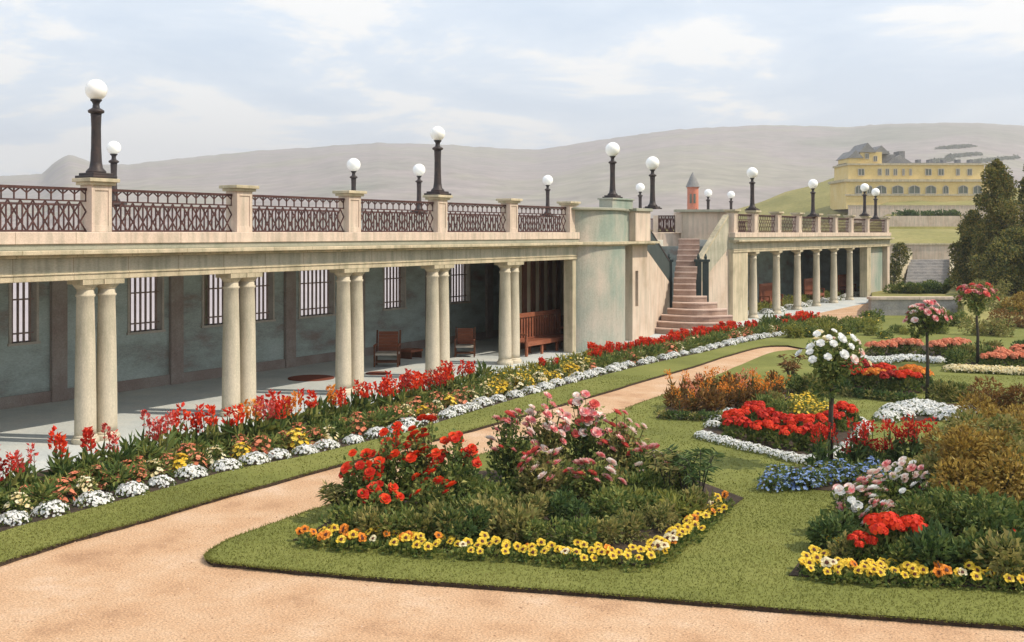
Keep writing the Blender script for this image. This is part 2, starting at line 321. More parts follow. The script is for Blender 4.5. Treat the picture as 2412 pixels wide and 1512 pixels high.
def b_rose(mats, h, w, nb, br, leafmat='leaf', nl=700, low=.15):
    def f(t):
        st = MB(); fo = MB(); tips = []
        p, d = dome(nl//2, w*1.15, w*1.15, h*.72); leaves(fo, p, unit(d+rng.normal(0, .5, d.shape)), .10, .065)
        for i in range(max(nb, 7)):
            a = random.uniform(0, 6.28); r = w*math.sqrt(random.random()); top = np.array([r*math.cos(a), r*math.sin(a), h*(1-.32*(r/w)**2)*random.choice((1, 1, .92, .8, .66))*random.uniform(.92, 1.06)])
            mid = top*[.45, .45, .5]+np.append(rng.normal(0, .03, 2), 0); st.tube([(top[0]*.15, top[1]*.15, 0), mid, top], [.012, .009, .006], 4); tips.append(top)
            k = nl//max(nb, 7); q = rng.random((k, 1))**.8; pts = np.where(q < .5, mid*q*2, mid+(top-mid)*(q*2-1)); pts = pts+rng.normal(0, w*.16, (k, 3)); pts[:, 2] = np.clip(pts[:, 2], low*h*rng.random(k), h*1.02)
            leaves(fo, pts, rdir(k, .3), .085, .055)
        obj('stems', st, M['stem'], t); obj('foliage', fo, M[leafmat], t)
        for i in range(nb):
            d = tips[i]*[.5, .5, 0]+[.35, -.25, .55]; bloom(t, bloom_mesh('rose_'+mats[i % len(mats)], i % 3), tips[i]+[0, 0, .02], br*random.uniform(.8, 1.2), d)
    return f
def b_low(leafmat, w, h, n, ln, wd, fl=None, nf=0, fr=.05, shell=.45):
    """mounded leafy plant, optional small flowers as one part per colour"""
    def f(t):
        fo = MB(); k = random.randint(5, 8); cl = [(random.uniform(-.6, .6)*w, random.uniform(-.6, .6)*w, h*random.uniform(.25, .6)) for i in range(k)]
        p, d = lumpy(n, cl, [w*random.uniform(.35, .6) for i in range(k)], h/w*.8); p[:, 2] = np.abs(p[:, 2]); leaves(fo, p, unit(d+[0, 0, .35]+rng.normal(0, .35, d.shape)), ln, wd)
        obj('foliage', fo, M[leafmat], t)
        if fl:
            fb = MB(); q, dd = dome(nf, w*.9, w*.9, h*.98, .02, .85); petals(fb, q, unit(dd+[0, 0, .6]), fr); obj('flowers', fb, M[fl], t)
    return f
def b_alyssum(fl='white', w=.26, h=.16):
    def f(t):
        fo = MB(); p, d = dome(150, w, w, h*.75); leaves(fo, p, unit(d+rng.normal(0, .4, d.shape)), .06, .03); obj('foliage', fo, M['leaf'], t)
        fb = MB(); k = 7; c = rng.normal(0, .4, (k, 2))*w
        p, d = dome(330, w, w, h, .01, .9); keep = (d[:, 2] > .28) | (rng.random(len(d)) < .18); p = p[keep]; d = d[keep]; p = p*(1+.10*np.sin(p[:, :1]*27+c[0, 0]*50)*np.cos(p[:, 1:2]*25))
        petals(fb, p, unit(d+rng.normal(0, .25, d.shape)), .042); obj('flowers', fb, M[fl], t)
    return f
def spike(fb, base, h, r, n, psz, lean):
    z = rng.random(n); a = rng.random(n)*6.28; rr = r*(1-z*.75); d = unit(np.stack([np.cos(a)*.8, np.sin(a)*.8, .55+.5*rng.random(n)], 1))
    p = np.array(base)+np.stack([rr*np.cos(a), rr*np.sin(a), z*h], 1)+z[:, None]*np.array([*lean, 0]); leaves(fb, p, d, psz, psz*.6, .15)
def b_canna(fl, h=.8, ns=4, w=.2, leafmat='leaf', leafl=.3, sp=.26, n=30, psz=.075):
    def f(t):
        fo = MB(); fl_ = []; st = MB()
        for i in range(ns):
            fb = MB(); fl_.append(fb); a = random.uniform(0, 6.28); r = w*math.sqrt(random.random()); hh = h*random.uniform(.78, 1.08); b0 = np.array([r*math.cos(a), r*math.sin(a), 0]); ln_ = rng.normal(0, .04, 2)
            tip = b0*1.3+[ln_[0], ln_[1], hh-sp]; st.tube([b0*.6, (b0+tip)/2, tip+[0, 0, sp*.6]], [.012, .010, .006], 4); spike(fb, tip, sp, .05, n, psz, ln_)
            k = 16; q = rng.random((k, 1))**1.2*.75; leaves(fo, b0*.6+(tip-b0*.6)*q, rdir(k, .9), leafl, leafl*.3, .2)
        obj('stems', st, M['stem'], t); obj('foliage', fo, M[leafmat], t)
        for fb in fl_: obj('flower_spike', fb, M[fl], t)
    return f
def b_pansy(fl, nf=2, r=.058):
    def f(t):
        fo = MB(); p, d = dome(56, .11, .11, .085); leaves(fo, p, unit(d+[0, 0, .3]+rng.normal(0, .4, d.shape)), .06, .04); obj('foliage', fo, M['leaf'], t)
        for i in range(nf):
            a, e = pansy(r*random.uniform(.9, 1.15)); x, y = random.uniform(-.09, .09), random.uniform(-.09, .09); z = random.uniform(.10, .17)
            o = obj('flower', a, M[fl], t); o.location = (x, y, z); o.rotation_euler = (R(random.uniform(25, 60)), 0, R(random.uniform(-15, 60))); obj('eye', e, M['eye'], o)
    return f
def b_geranium(fl, nh=6, w=.28, h=.4, hr=.085):
    def f(t):
        fo = MB(); p, d = dome(210, w, w, h*.8); leaves(fo, p, unit(d+[0, 0, .3]+rng.normal(0, .4, d.shape)), .10, .09); obj('foliage', fo, M['leaf'], t)
        for i in range(nh):
            a = 2.4*i; r = w*.85*math.sqrt((i+.5)/nh); bloom(t, bloom_mesh('head_'+fl, i % 2), (r*math.cos(a), r*math.sin(a), h*(1.02-.35*(r/w)**2)), hr*random.uniform(.85, 1.25), name='flower_head')
    return f
def b_standard(mats, H, cw, ch, nb, br, lean=.03):
    def f(t):
        st = MB(); top = np.array([lean, lean*.5, H-ch*1.05]); st.tube([(0, 0, -.03), (lean*.2, -.01, .4*H), (lean*.9, .01, .55*H), top], [.05, .04, .036, .034], 8)
        fo = MB(); cl = []; rad = []; tips = []
        for i in range(9):
            a = i*2.4; e = top+[cw*.62*math.cos(a)*random.uniform(.5, 1.1), cw*.62*math.sin(a)*random.uniform(.5, 1.1), ch*random.uniform(.3, .8)]
            st.tube([top-[0, 0, .04], top+(e-top)*[.35, .35, .55], e], [.024, .017, .009], 5); cl.append(e); rad.append(cw*random.uniform(.25, .42))
        cl.append(top+[0, 0, ch*.3]); rad.append(cw*.35)
        obj('trunk', st, M['trunk'], t, smooth=True)
        cl += [top+np.array([random.uniform(-.5, .5)*cw, random.uniform(-.5, .5)*cw, random.uniform(-.25, .15)*ch]) for i in range(4)]; rad += [cw*.26]*4
        p, d = lumpy(1100, cl, rad, .85); leaves(fo, p, unit(d+rng.normal(0, .5, d.shape)), .10, .06); obj('crown', fo, M['leaf'], t)
        for i in range(nb):
            a = 2.4*i+1; u = (i+.5)/nb; rr = cw*math.sqrt(u)*random.uniform(.85, 1.12); zz = ch*(1.0-.66*u*u)+random.uniform(-.11, .09); d = (math.cos(a)*rr/cw+.25, math.sin(a)*rr/cw-.3, .7)
            bloom(t, bloom_mesh('rose_'+mats[i % len(mats)], i % 3), top+[rr*math.cos(a), rr*math.sin(a), zz], br*random.uniform(.8, 1.2), d)
    return f
def b_shrub(leafmat, cl, rad, n, ln, wd, trunk=None, squash=.9, up=.2, stemh=.3):
    def f(t):
        fo = MB(); p, d = lumpy(n, cl, rad, squash); p[:, 2] = np.maximum(p[:, 2], .02); leaves(fo, p, unit(d+[0, 0, up]+rng.normal(0, .45, d.shape)), ln, wd); 
        st = MB()
        for c in cl[:14]: st.tube([(0, 0, 0), (c[0]*.4, c[1]*.4, c[2]*.55), c], [.03*stemh/.3, .02*stemh/.3, .008], 5)
        obj('trunk' if trunk else 'stems', st, M['trunk'], t); obj('crown' if trunk else 'foliage', fo, M[leafmat], t)
    return f
def b_fern(leafmat, h, w, n=9):
    def f(t):
        fo = MB(); st = MB()
        for i in range(n):
            a = 2.4*i; e = np.array([w*math.cos(a)*random.uniform(.4, 1), w*math.sin(a)*random.uniform(.4, 1), h*random.uniform(.6, 1)]); m1 = e*[.35, .35, .62]; m2 = e*[.7, .7, .95]
            st.tube([(0, 0, 0), m1, m2, e], [.012, .010, .008, .004], 4)
            k = 26; q = rng.random((k, 1)); pts = np.where(q < .45, m1+(m2-m1)*q/.45, m2+(e-m2)*(q-.45)/.55); dr = unit(np.cross(unit(np.tile(e, (k, 1))), rdir(k))+[0, 0, .1]); leaves(fo, pts, dr, .15, .03, .1)
        obj('stems', st, M['woody'] if 'woody' in M else M['trunk'], t); obj('foliage', fo, M[leafmat], t)
    return f
# ================================================================== GROUND
def sheet(name, poly, z, mat):
    mb = MB(); mb.add([(p[0], p[1], z) for p in poly], [tuple(range(len(poly)))]); o = obj(name, mb, mat); return struct(o)
def ccw(poly):
    a = sum(poly[i][0]*poly[(i+1) % len(poly)][1]-poly[(i+1) % len(poly)][0]*poly[i][1] for i in range(len(poly)))
    return poly if a > 0 else poly[::-1]
def smoothline(pts, k=4):                         # Catmull-Rom through the points
    pts = [np.array(p, float)[:2] for p in pts]; out = []
    for i in range(len(pts)-1):
        p0, p1, p2, p3 = pts[max(i-1, 0)], pts[i], pts[i+1], pts[min(i+2, len(pts)-1)]
        for j in range(k):
            t = j/k; out.append(.5*((2*p1)+(p2-p0)*t+(2*p0-5*p1+4*p2-p3)*t*t+(3*p1-p0-3*p2+p3)*t**3))
    out.append(pts[-1]); return out
FX = -17.75
struct(obj('ground', MB().add([(-3000, -300, -.06), (3000, -300, -.06), (3000, 3200, -.06), (-3000, 3200, -.06)], [(0, 1, 2, 3)]), M['farlawn']))
sheet('promenade', [(-200, -60), (-27.6, -60), (-27.6, 160), (-200, 160)], -.02, M['prom'])
sheet('gravel_path', [(-16.25, -25), (40, -25), (40, 8), (6, 34), (-2, 52), (-6, 80), (-16.25, 80)], 0.0, M['gravel'])
pv = MB(); pv.box(-23.0, -16.2, -5, 76, -.05, .02); struct(obj('pavement', pv, M['pave']))
LZ = .055
def lawn_slab(name, poly):
    mb = MB(); mb.prism(ccw(poly), -.03, LZ, 0, 1); return struct(obj(name, mb, [M['lawn'], M['soil']]))
g2 = lambda x, y: G(x, y)[:2]
wob = lambda pts, s=.012: [p+rng.normal(0, s, 2) for p in pts]
edge_front = smoothline([g2(505, 1334), g2(650, 1349), g2(900, 1371), g2(1250, 1396), g2(1500, 1415), g2(1800, 1440), g2(2100, 1464), g2(2412, 1486)])
edge_left = smoothline([g2(505, 1334), g2(487, 1322), g2(500, 1304), g2(560, 1272), g2(700, 1222), g2(790, 1192), g2(1100, 1088), g2(1300, 1020), g2(1455, 974), g2(1512, 953), g2(1600, 920), g2(1677, 893), g2(1746, 863), g2(1815, 835), g2(1850, 829), g2(1893, 826)])
LAWN = wob(edge_left[::-1])[:-1]+wob(edge_front)+[np.array([7.5, 9.0]), np.array([16, 6]), np.array([26, 24]), np.array([24, 58]), g2(2300, 742), g2(2052, 742), g2(2000, 790), g2(1960, 812)]
lawn_slab('lawn', LAWN)
st_lo = smoothline([g2(-700, 1560), g2(0, 1335), g2(114, 1297), g2(228, 1263), g2(325, 1237), g2(455, 1198), g2(553, 1169), g2(660, 1139), g2(802, 1100), g2(1058, 1032), g2(1177, 999), g2(1391, 938), g2(1512, 901), g2(1632, 867), g2(1722, 838), g2(1797, 819), g2(1857, 817)], 4)
st_hi = smoothline([g2(-500, 1440), g2(0, 1263), g2(110, 1233), g2(201, 1209), g2(325, 1176), g2(455, 1140), g2(553, 1113), g2(756, 1072), g2(974, 1018), g2(1130, 970), g2(1287, 924), g2(1500, 868), g2(1650, 835), g2(1740, 813), g2(1830, 796), g2(1950, 776)], 4)
STRIP = wob(st_lo)+[g2(1893, 824), g2(1960, 809), g2(2000, 788), g2(2040, 752)]+st_hi[::-1]
lawn_slab('grass_verge', STRIP)
BORD = [p+[-.02, 0] for p in st_hi]+[np.array([-16.2, 50.0]), np.array([-16.2, st_hi[0][1]-2])]
mb = MB(); mb.prism(ccw(BORD), -.02, .035); struct(obj('border_soil', mb, M['soil']))
BEDS = {}
def bed(name, pts, z=LZ+.012):
    poly = [g2(*p) for p in pts]; BEDS[name] = poly; mb = MB(); mb.prism(ccw(smoothline(poly+[poly[0]], 3)[:-1] if len(poly) > 19 else poly), LZ-.02, z); return struct(obj('bed_soil', mb, M['soil']))
bed('A', [(690, 1283), (740, 1262), (800, 1215), (1100, 1120), (1400, 1105), (1600, 1125), (1752, 1183), (1640, 1268), (1530, 1346), (1100, 1314)])
bed('G', [(1858, 1368), (1920, 1290), (2020, 1195), (2200, 1110), (2500, 1110), (2700, 1420), (2412, 1402), (2100, 1386)])
bed('B', [(1640, 1030), (1700, 985), (1860, 945), (1960, 965), (2042, 1010), (1935, 1094), (1780, 1066)])
bed('C', [(1545, 990), (1600, 940), (1760, 905), (1880, 925), (1860, 960), (1740, 985), (1640, 997)])
bed('D', [(1985, 920), (2020, 890), (2190, 895), (2210, 915), (2125, 945)])
bed('E', [(2030, 845), (2060, 815), (2280, 820), (2260, 845), (2120, 856)])
bed('F', [(2240, 872), (2290, 845), (2500, 840), (2520, 885), (2412, 885)])
bed('H', [(2075, 995), (2130, 960), (2320, 955), (2345, 985), (2250, 1000)])
bed('L', [(1790, 1150), (1850, 1112), (2080, 1085), (2180, 1095), (2090, 1140), (1980, 1168)])
def inpoly(P2, poly):
    x, y = P2[:, 0], P2[:, 1]; c = np.zeros(len(P2), bool); n = len(poly)
    for i in range(n):
        (x1, y1), (x2, y2) = poly[i], poly[(i+1) % n]; k = ((y1 > y) != (y2 > y)) & (x < (x2-x1)*(y-y1)/(y2-y1+1e-12)+x1); c ^= k
    return c
def grass():
    mb = MB(); acc = []
    for (n, z0, z1, h, wd) in ((100000, 10.3, 17, .022, .008), (60000, 17, 30, .026, .012)):
        z = np.sqrt(rng.uniform(z0**2, z1**2, n)); u = rng.uniform(-60, 2480, n)
        q = z[:, None]*(FWD[:2]+RGT[:2]*((u-CX)/FOC)[:, None])
        ok = inpoly(q, LAWN) | inpoly(q, STRIP)
        for b_ in BEDS.values(): ok &= ~inpoly(q, b_)
        q = q[ok]; k = len(q); a = rng.random(k)*6.28; hh = h*rng.uniform(.5, 1.2, k); d = np.stack([np.cos(a), np.sin(a)], 1)*wd; ln = rng.normal(0, h*.45, (k, 2))
        v = np.stack([np.c_[q-d, np.full(k, LZ-.003)], np.c_[q+d, np.full(k, LZ-.003)], np.c_[q+ln, LZ+hh]], 1).reshape(-1, 3)
        mb.arr(v, np.arange(3*k).reshape(-1, 3))
    # ragged fringe over the cut edges
    for line in (edge_front, edge_left[:44], st_lo):
        pts = np.array(line); seg = rng.integers(0, len(pts)-1, 2600); tt = rng.random((2600, 1)); q = pts[seg]*(1-tt)+pts[seg+1]*tt+rng.normal(0, .012, (2600, 2)); k = len(q)
        a = rng.random(k)*6.28; d = np.stack([np.cos(a), np.sin(a)], 1)*.011; ln = rng.normal(0, .025, (k, 2))
        v = np.stack([np.c_[q-d, np.full(k, LZ-.012)], np.c_[q+d, np.full(k, LZ-.012)], np.c_[q+ln, LZ+rng.uniform(-.015, .035, k)]], 1).reshape(-1, 3); mb.arr(v, np.arange(3*k).reshape(-1, 3))
    o = stuff(obj('grass', mb, M['blade'])); tag(o, 'short green grass blades covering the lawn and verge', 'grass')
grass()
# loose stones on the path
mb = MB()
pz = np.sqrt(rng.uniform(9.5**2, 21**2, 14000)); pu = rng.uniform(-80, 2480, 14000); q = pz[:, None]*(FWD[:2]+RGT[:2]*((pu-CX)/FOC)[:, None])
q = q[~(inpoly(q, LAWN) | inpoly(q, STRIP) | inpoly(q, BORD)) & (q[:, 0] > -16)]
for x_, y_ in q:
    r_ = .004+.012*random.random()**3; mb.add([(x_-r_, y_, .001), (x_, y_-r_, .001), (x_+r_, y_, .001), (x_, y_+r_, .001), (x_, y_, r_*.9)], [(0, 1, 4), (1, 2, 4), (2, 3, 4), (3, 0, 4)])
tag(stuff(obj('pebbles', mb, leafm('pebble', [(.30, .18, .11), (.52, .34, .22), (.66, .50, .38)], 0, .9))), 'small loose stones scattered on the sandy path', 'pebbles')
# ================================================================== COLONNADES
def lattice(y0, y1, z0=3.955, z1=4.775, x=FX, n=None):
    mb = MB(); L_ = y1-y0; zm = z0+(z1-z0)*.70; n = n or max(3, int(round(L_/.25))); p = L_/n; run = 1.5*p
    mb.box(x-.035, x+.035, y0, y1, z1-.05, z1); mb.box(x-.025, x+.025, y0, y1, z0, z0+.035); mb.box(x-.016, x+.016, y0, y1, zm-.012, zm+.014)
    for k, s0 in ((0, 1), (1, -1)):                # two families of straight diagonals, clipped to the panel
        for i in range(-2, n+3):
            a, b_ = y0+i*p, y0+i*p+s0*run; f0, f1 = 0.0, 1.0
            for lim, sg in ((y0, 1), (y1, -1)):
                da, db = sg*(a-lim), sg*(b_-lim)
                if da < 0 and db < 0: f0, f1 = 1, 0
                elif da < 0: f0 = max(f0, da/(da-db))
                elif db < 0: f1 = min(f1, da/(da-db))
            if f1-f0 > .08: mb.bar((x+.01*s0, a+(b_-a)*f0, z0+.02+(zm-z0-.02)*f0), (x+.01*s0, a+(b_-a)*f1, z0+.02+(zm-z0-.02)*f1), .016, .026)
    for i in range(n+1):                           # short uprights with a little bracket under the top rail
        a = y0+i*p; mb.bar((x, a, zm), (x, a, z1-.04), .02, .024)
        for s0 in (-1, 1):
            if y0 < a+s0*p*.4 < y1: mb.bar((x+.002*s0, a, z1-.12), (x+.002*s0, a+s0*p*.42, z1-.045), .018, .022)
    return mb
def pier_mb(y, x=FX, w=.45, d=.34):
    mb = MB(); z0, z1 = 3.952, 4.83; mb.box(x-d/2, x+d/2-.02, y-w/2, y+w/2, z0, z1); f = x+d/2-.02
    fw = .075; mb.box(f, f+.02, y-w/2, y-w/2+fw, z0, z1); mb.box(f, f+.02, y+w/2-fw, y+w/2, z0, z1); mb.box(f, f+.02, y-w/2+fw, y+w/2-fw, z1-.1, z1); mb.box(f, f+.02, y-w/2+fw, y+w/2-fw, z0, z0+.12)
    return mb
def cap_mb(y, x=FX, w=.45, d=.34, z=4.83):
    mb = MB(); mb.box(x-d/2-.05, x+d/2+.05, y-w/2-.06, y+w/2+.06, z, z+.06); mb.box(x-d/2-.10, x+d/2+.10, y-w/2-.11, y+w/2+.11, z+.06, z+.13); return mb
COLP = None
def column(parent, y, x=FX, org=(0, 0, 0)):
    global COLP
    if COLP is None:
        mb = MB(); prof = [(.195, .16)]+[(.195-.038*(u**1.6), .16+2.55*u) for u in np.linspace(.05, 1, 9)]+[(.178, 2.735), (.178, 2.765), (.156, 2.775), (.156, 2.86)]
        mb.lathe(prof, n=28); cp = MB(); cp.lathe([(.156, 2.86), (.175, 2.875), (.175, 2.895), (.19, 2.90), (.225, 2.945), (.225, 2.955)], n=28); cp.box(-.235, .235, -.225, .225, 2.957, 3.05)
        bs = MB(); bs.lathe([(.245, .0), (.25, .05), (.245, .09), (.215, .105), (.215, .135), (.198, .16)], n=28)
        COLP = (mb.mesh('column', M['column'], True), cp.mesh('capital', M['cream']), bs.mesh('base', M['column']))
    o = obj('column', COLP[0], None, parent); o.location = (x-org[0], y-org[1], .02-org[2])
    a = obj('capital', COLP[1], None, o); b_ = obj('base', COLP[2], None, o); return o
def entab(t, y0, y1, org, wall=-23.0, endL=0, endR=0):
    mk = lambda n, m, *bx: obj(n, (lambda q: [q.box(*c) for c in bx] and q)(MB()), M[m], t, org=org, bevel=.012)
    mk('architrave', 'cream', (FX-.26, FX+.24, y0, y1, 3.07, 3.175), (FX-.26, FX+.262, y0, y1, 3.175, 3.21))
    mk('frieze', 'frieze', (FX-.255, FX+.225, y0, y1, 3.21, 3.49))
    mk('cornice', 'cream', (FX-.25, FX+.34, y0-endL, y1+endR, 3.49, 3.545), (FX-.25, FX+.50, y0-endL*1.3, y1+endR*1.3, 3.545, 3.625))
    mk('parapet_band', 'band', (FX-.2, FX+.26, y0, y1, 3.625, 3.735))
    mk('parapet_plinth', 'pink', (FX-.22, FX+.30, y0, y1, 3.735, 3.95))
T0 = 13.4; BAY = 3.63
orgA = (FX, 20.0, 0)
colA = thing('colonnade', 'long cream stone colonnade of paired columns carrying an iron-railed terrace, nearest part of the terrace', 'colonnade', orgA)
piers = [T0+BAY*k for k in range(-3, 6)]
y0A, y1A = piers[0]-.5, piers[-1]+.2
entab(colA, y0A, y1A, orgA)
for k, y in enumerate(piers):
    if k < len(piers)-1:
        for s in (-.235, .235): column(colA, y+s, org=orgA)
    obj('parapet_pier', pier_mb(y), M['pink'], colA, org=orgA, bevel=.008)
    obj('pier_cap', cap_mb(y), M['cream'], colA, org=orgA, bevel=.01)
    if k < len(piers)-1: obj('railing', lattice(y+.225, y+BAY-.225), M['iron'], colA, org=orgA)
mb = MB(); mb.box(FX-.14, FX+.20, y1A-.30, y1A-.02, .02, 3.07); obj('end_pier', mb, M['cream'], colA, org=orgA, bevel=.015)
YE = 37.3
mb = MB(); mb.box(-27.5, FX-.255, y0A, YE, 3.33, 3.62); obj('terrace_deck', mb, M['ceil'], colA, org=orgA)
# back wall with barred openings
WX = -22.7
wins = [(20, 90), (300, 385), (475, 553), (578, 645), (703, 788), (902, 955), (1060, 1107)]
wy = [(FT(a, 22.7), FT(b_, 22.7)) for a, b_ in wins]; wy = [(FT(-560, 22.7), FT(-470, 22.7)), (FT(-290, 22.7), FT(-210, 22.7))]+wy
mb = MB(); zs, zt = 1.46, 3.02; yy = y0A
for a, b_ in wy+[(YE, YE)]:
    mb.box(WX-.3, WX, yy, a, .02, 3.33)
    if a < b_: mb.box(WX-.3, WX, a, b_, .02, zs); mb.box(WX-.3, WX, a, b_, zt, 3.33)
    yy = b_
obj('back_wall', mb, M['inner'], colA, org=orgA)
mb = MB(); mb.box(WX, FX-.3, YE-.25, YE, .02, 3.33); obj('end_wall', mb, M['inner'], colA, org=orgA)
mb = MB(); mb.box(WX, WX+.05, y0A, YE-.26, .021, .28); obj('skirting', mb, M['pilaster'], colA, org=orgA)
for y in [FT(x, 22.7) for x in (-120, 135, 412, 560, 680, 845, 1010, 1150)]:
    mb = MB(); mb.box(WX, WX+.10, y-.2, y+.2, .021, 3.33); obj('pilaster', mb, M['pilaster'], colA, org=orgA)
for i, (a, b_) in enumerate(wy):
    fr = MB(); e = .06
    fr.box(WX-.2, WX+.03, a, a+e, zs, zt); fr.box(WX-.2, WX+.03, b_-e, b_, zs, zt); fr.box(WX-.2, WX+.05, a-.03, b_+.03, zs-.06, zs); fr.box(WX-.2, WX+.03, a+e, b_-e, zt-e, zt)
    f_ = obj('window', fr, M['frame'], colA, org=orgA)
    bs = MB(); n = 4 if b_-a < .9 else (8 if b_-a > 1.4 else 6)
    for j in range(1, n+1):
        yb = a+(b_-a)*j/(n+1); bs.box(WX-.13, WX-.08, yb-.018, yb+.018, zs, zt-e)
    for zb in (zs+.18, zs+.95): bs.box(WX-.125, WX-.085, a+e, b_-e, zb, zb+.035)
    obj('bars', bs, M['bars'], f_, org=orgA)
# slatted screen behind the bench
sx = -19.5; s0, s1 = FT(1205, 19.5), FT(1338, 19.5)
mb = MB(); mb.box(sx-.12, sx, s0, s1, .02, 3.33); scr = obj('screen', mb, M['cream'], colA, org=orgA)
mb = MB(); n = 7
for i in range(n): yb = s0+.2+(s1-s0-.4)*i/(n-1); mb.box(sx, sx+.05, yb-.13, yb+.13, 1.0, 3.25)
mb.box(sx, sx+.04, s0, s1, .05, 1.0); obj('slats', mb, M['woodd'], scr, org=orgA)
# back parapet of the terrace
bpk = MB(); bpk.box(-27.35, -27.05, y0A, YE, 3.62, 4.0); obj('rear_parapet', bpk, M['pink'], colA, org=orgA)
mb = MB()
yb = y0A
while yb < YE-.5:
    mb.box(-27.22, -27.18, yb, yb+.035, 4.0, 4.7); yb += .16
mb.box(-27.24, -27.16, y0A, YE, 4.7, 4.76); obj('rear_railing', mb, M['iron'], colA, org=orgA)
for y in piers+[YE-.5]: mb = MB(); mb.box(-27.3, -26.9, y-.2, y+.2, .0, 3.33); obj('rear_pier', mb, M['cream'], colA, org=orgA)
# corner block with the round turret
yB0, yB1 = y1A-.0, 37.4
orgB = (FX, 34.5, 0)
blk = thing('terrace_bastion', 'round fronted bastion of pale weathered render between the long colonnade and the stairs', 'bastion', orgB)
cy, cxB, rB, EXR = 33.32, FX, 1.70, .48
mb = MB(); mb.box(FX-.3, FX+.02, y1A, 35.1, .0, 3.49); mb.box(FX-.62, FX-.5, 35.0, 36.25, 0, 3.33); mb.box(FX-.5, FX-.31, 34.98, 35.1, 0, 3.33); obj('wall', mb, M['drum'], blk, org=orgB)
mb = MB(); z0s, z1s = 2.15, 3.05; sa, sb = FT(1493), FT(1500)
mb.box(FX-.3, FX+.06, 36.15, sa, 0, 3.49); mb.box(FX-.3, FX+.06, sb, yB1, 0, 3.49); mb.box(FX-.3, FX+.06, sa, sb, 0, 1.25); mb.box(FX-.3, FX+.06, sa, sb, 2.55, 3.49)
obj('side_wall', mb, M['warm'], blk, org=orgB)
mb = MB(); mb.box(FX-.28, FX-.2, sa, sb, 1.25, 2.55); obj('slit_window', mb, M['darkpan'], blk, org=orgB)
mb = MB(); mb.lathe([(rB, 0), (rB, 3.49)], cxB, cy, 40, -math.pi/2, math.pi/2, ex=EXR); obj('drum', mb, M['drum'], blk, org=orgB, smooth=False)
for p_ in blk.children[-1].data.polygons: p_.use_smooth = len(p_.vertices) == 4 and abs(p_.normal.z) < .1
mb = MB(); mb.lathe([(rB+.02, 3.49), (rB+.08, 3.53), (rB+.30, 3.55), (rB+.30, 3.63), (rB+.05, 3.64)], cxB, cy, 40, -math.pi/2, math.pi/2, ex=EXR)
mb.box(FX-.3, FX+.34, yB0+.202, yB1+.1, 3.492, 3.547); mb.box(FX-.3, FX+.49, yB0+.27, yB1+.2, 3.547, 3.628); obj('cornice', mb, M['cream'], blk, org=orgB)
mb = MB(); mb.lathe([(rB-.04, 3.63), (rB-.04, 4.68)], cxB, cy, 40, -math.pi/2, math.pi/2, ex=EXR); mb.box(FX-.3, FX-.05, yB0, 36.1, 3.63, 4.68); obj('parapet', mb, M['drum'], blk, org=orgB)
for p_ in blk.children[-1].data.polygons: p_.use_smooth = len(p_.vertices) == 4 and abs(p_.normal.z) < .1 and abs(p_.normal.x) < .999
mb = MB(); mb.lathe([(rB+.08, 4.68), (rB+.20, 4.70), (rB+.20, 4.76), (rB, 4.78)], cxB, cy, 40, -math.pi/2, math.pi/2, ex=EXR); mb.box(FX-.4, FX+.02, yB0-.1, 36.1, 4.683, 4.765); obj('coping', mb, M['woodd'] if False else M['band'], blk, org=orgB)
mb = MB(); mb.box(FX-.26, FX+.2, 36.12, 37.38, 3.63, 4.72); obj('parapet_pier', mb, M['pink'], blk, org=orgB, bevel=.015)
mb = MB(); mb.box(FX-.32, FX+.27, 36.06, 37.44, 4.722, 4.83); obj('pier_cap', mb, M['band'], blk, org=orgB, bevel=.015)
mb = MB(); mb.box(FX-.38, FX+.14, 34.4, 36.02, 4.78, 5.10); mb.box(FX-.43, FX+.19, 34.35, 36.05, 5.10, 5.16); obj('lamp_plinth', mb, M['drum'], blk, org=orgB, bevel=.01)
# ------------------------------------------------------------------ staircase in its splayed recess
SA = unit(np.array([P(1615, HZ, 46)-P(1615, HZ, 42)]))[0][:2]; SB = np.array([SA[1], -SA[0]])
S0 = S(1615, 42.8)
def SP(u, v): q = S0+SA*v+SB*u; return (q[0], q[1])
orgS = (*SP(0, 0), 0)
stc = thing('staircase', 'pale stone garden staircase with fanned lower steps climbing between two walls to the terrace', 'stairs', orgS)
lr = [(-1.30, 1.85), (-1.15, 1.84), (-.95, 1.82), (-.72, 1.62), (-.52, 1.25), (-.50, .85)]+[(-.49, .42)]*3+[(-.46+.03*i, .45+.03*i) for i in range(6)]
for i in range(16):
    a, b_ = lr[min(i, 14)]; v0 = .34*i; h = .24+.2295*i; bul = .65 if i < 4 else (.5 if i == 4 else (.25 if i == 5 else .04))
    v1 = v0+.345 if i < 15 else v0+.9; fr_ = [(a+(b_-a)*u, v0-bul*math.sin(math.pi*u)) for u in np.linspace(0, 1, 13)]
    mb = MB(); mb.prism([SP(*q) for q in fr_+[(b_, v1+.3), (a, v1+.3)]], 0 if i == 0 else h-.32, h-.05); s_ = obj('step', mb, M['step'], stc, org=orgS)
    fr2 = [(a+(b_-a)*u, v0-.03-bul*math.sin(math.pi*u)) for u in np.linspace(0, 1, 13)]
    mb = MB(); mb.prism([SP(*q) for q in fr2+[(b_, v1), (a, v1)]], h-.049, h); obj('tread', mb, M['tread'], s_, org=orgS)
NLf = S(1580, 46.3); NRt = S(1652, 46.5); Aw = np.array([FX-.02, 37.42]); Bw = np.array([FX, FT(1716)])
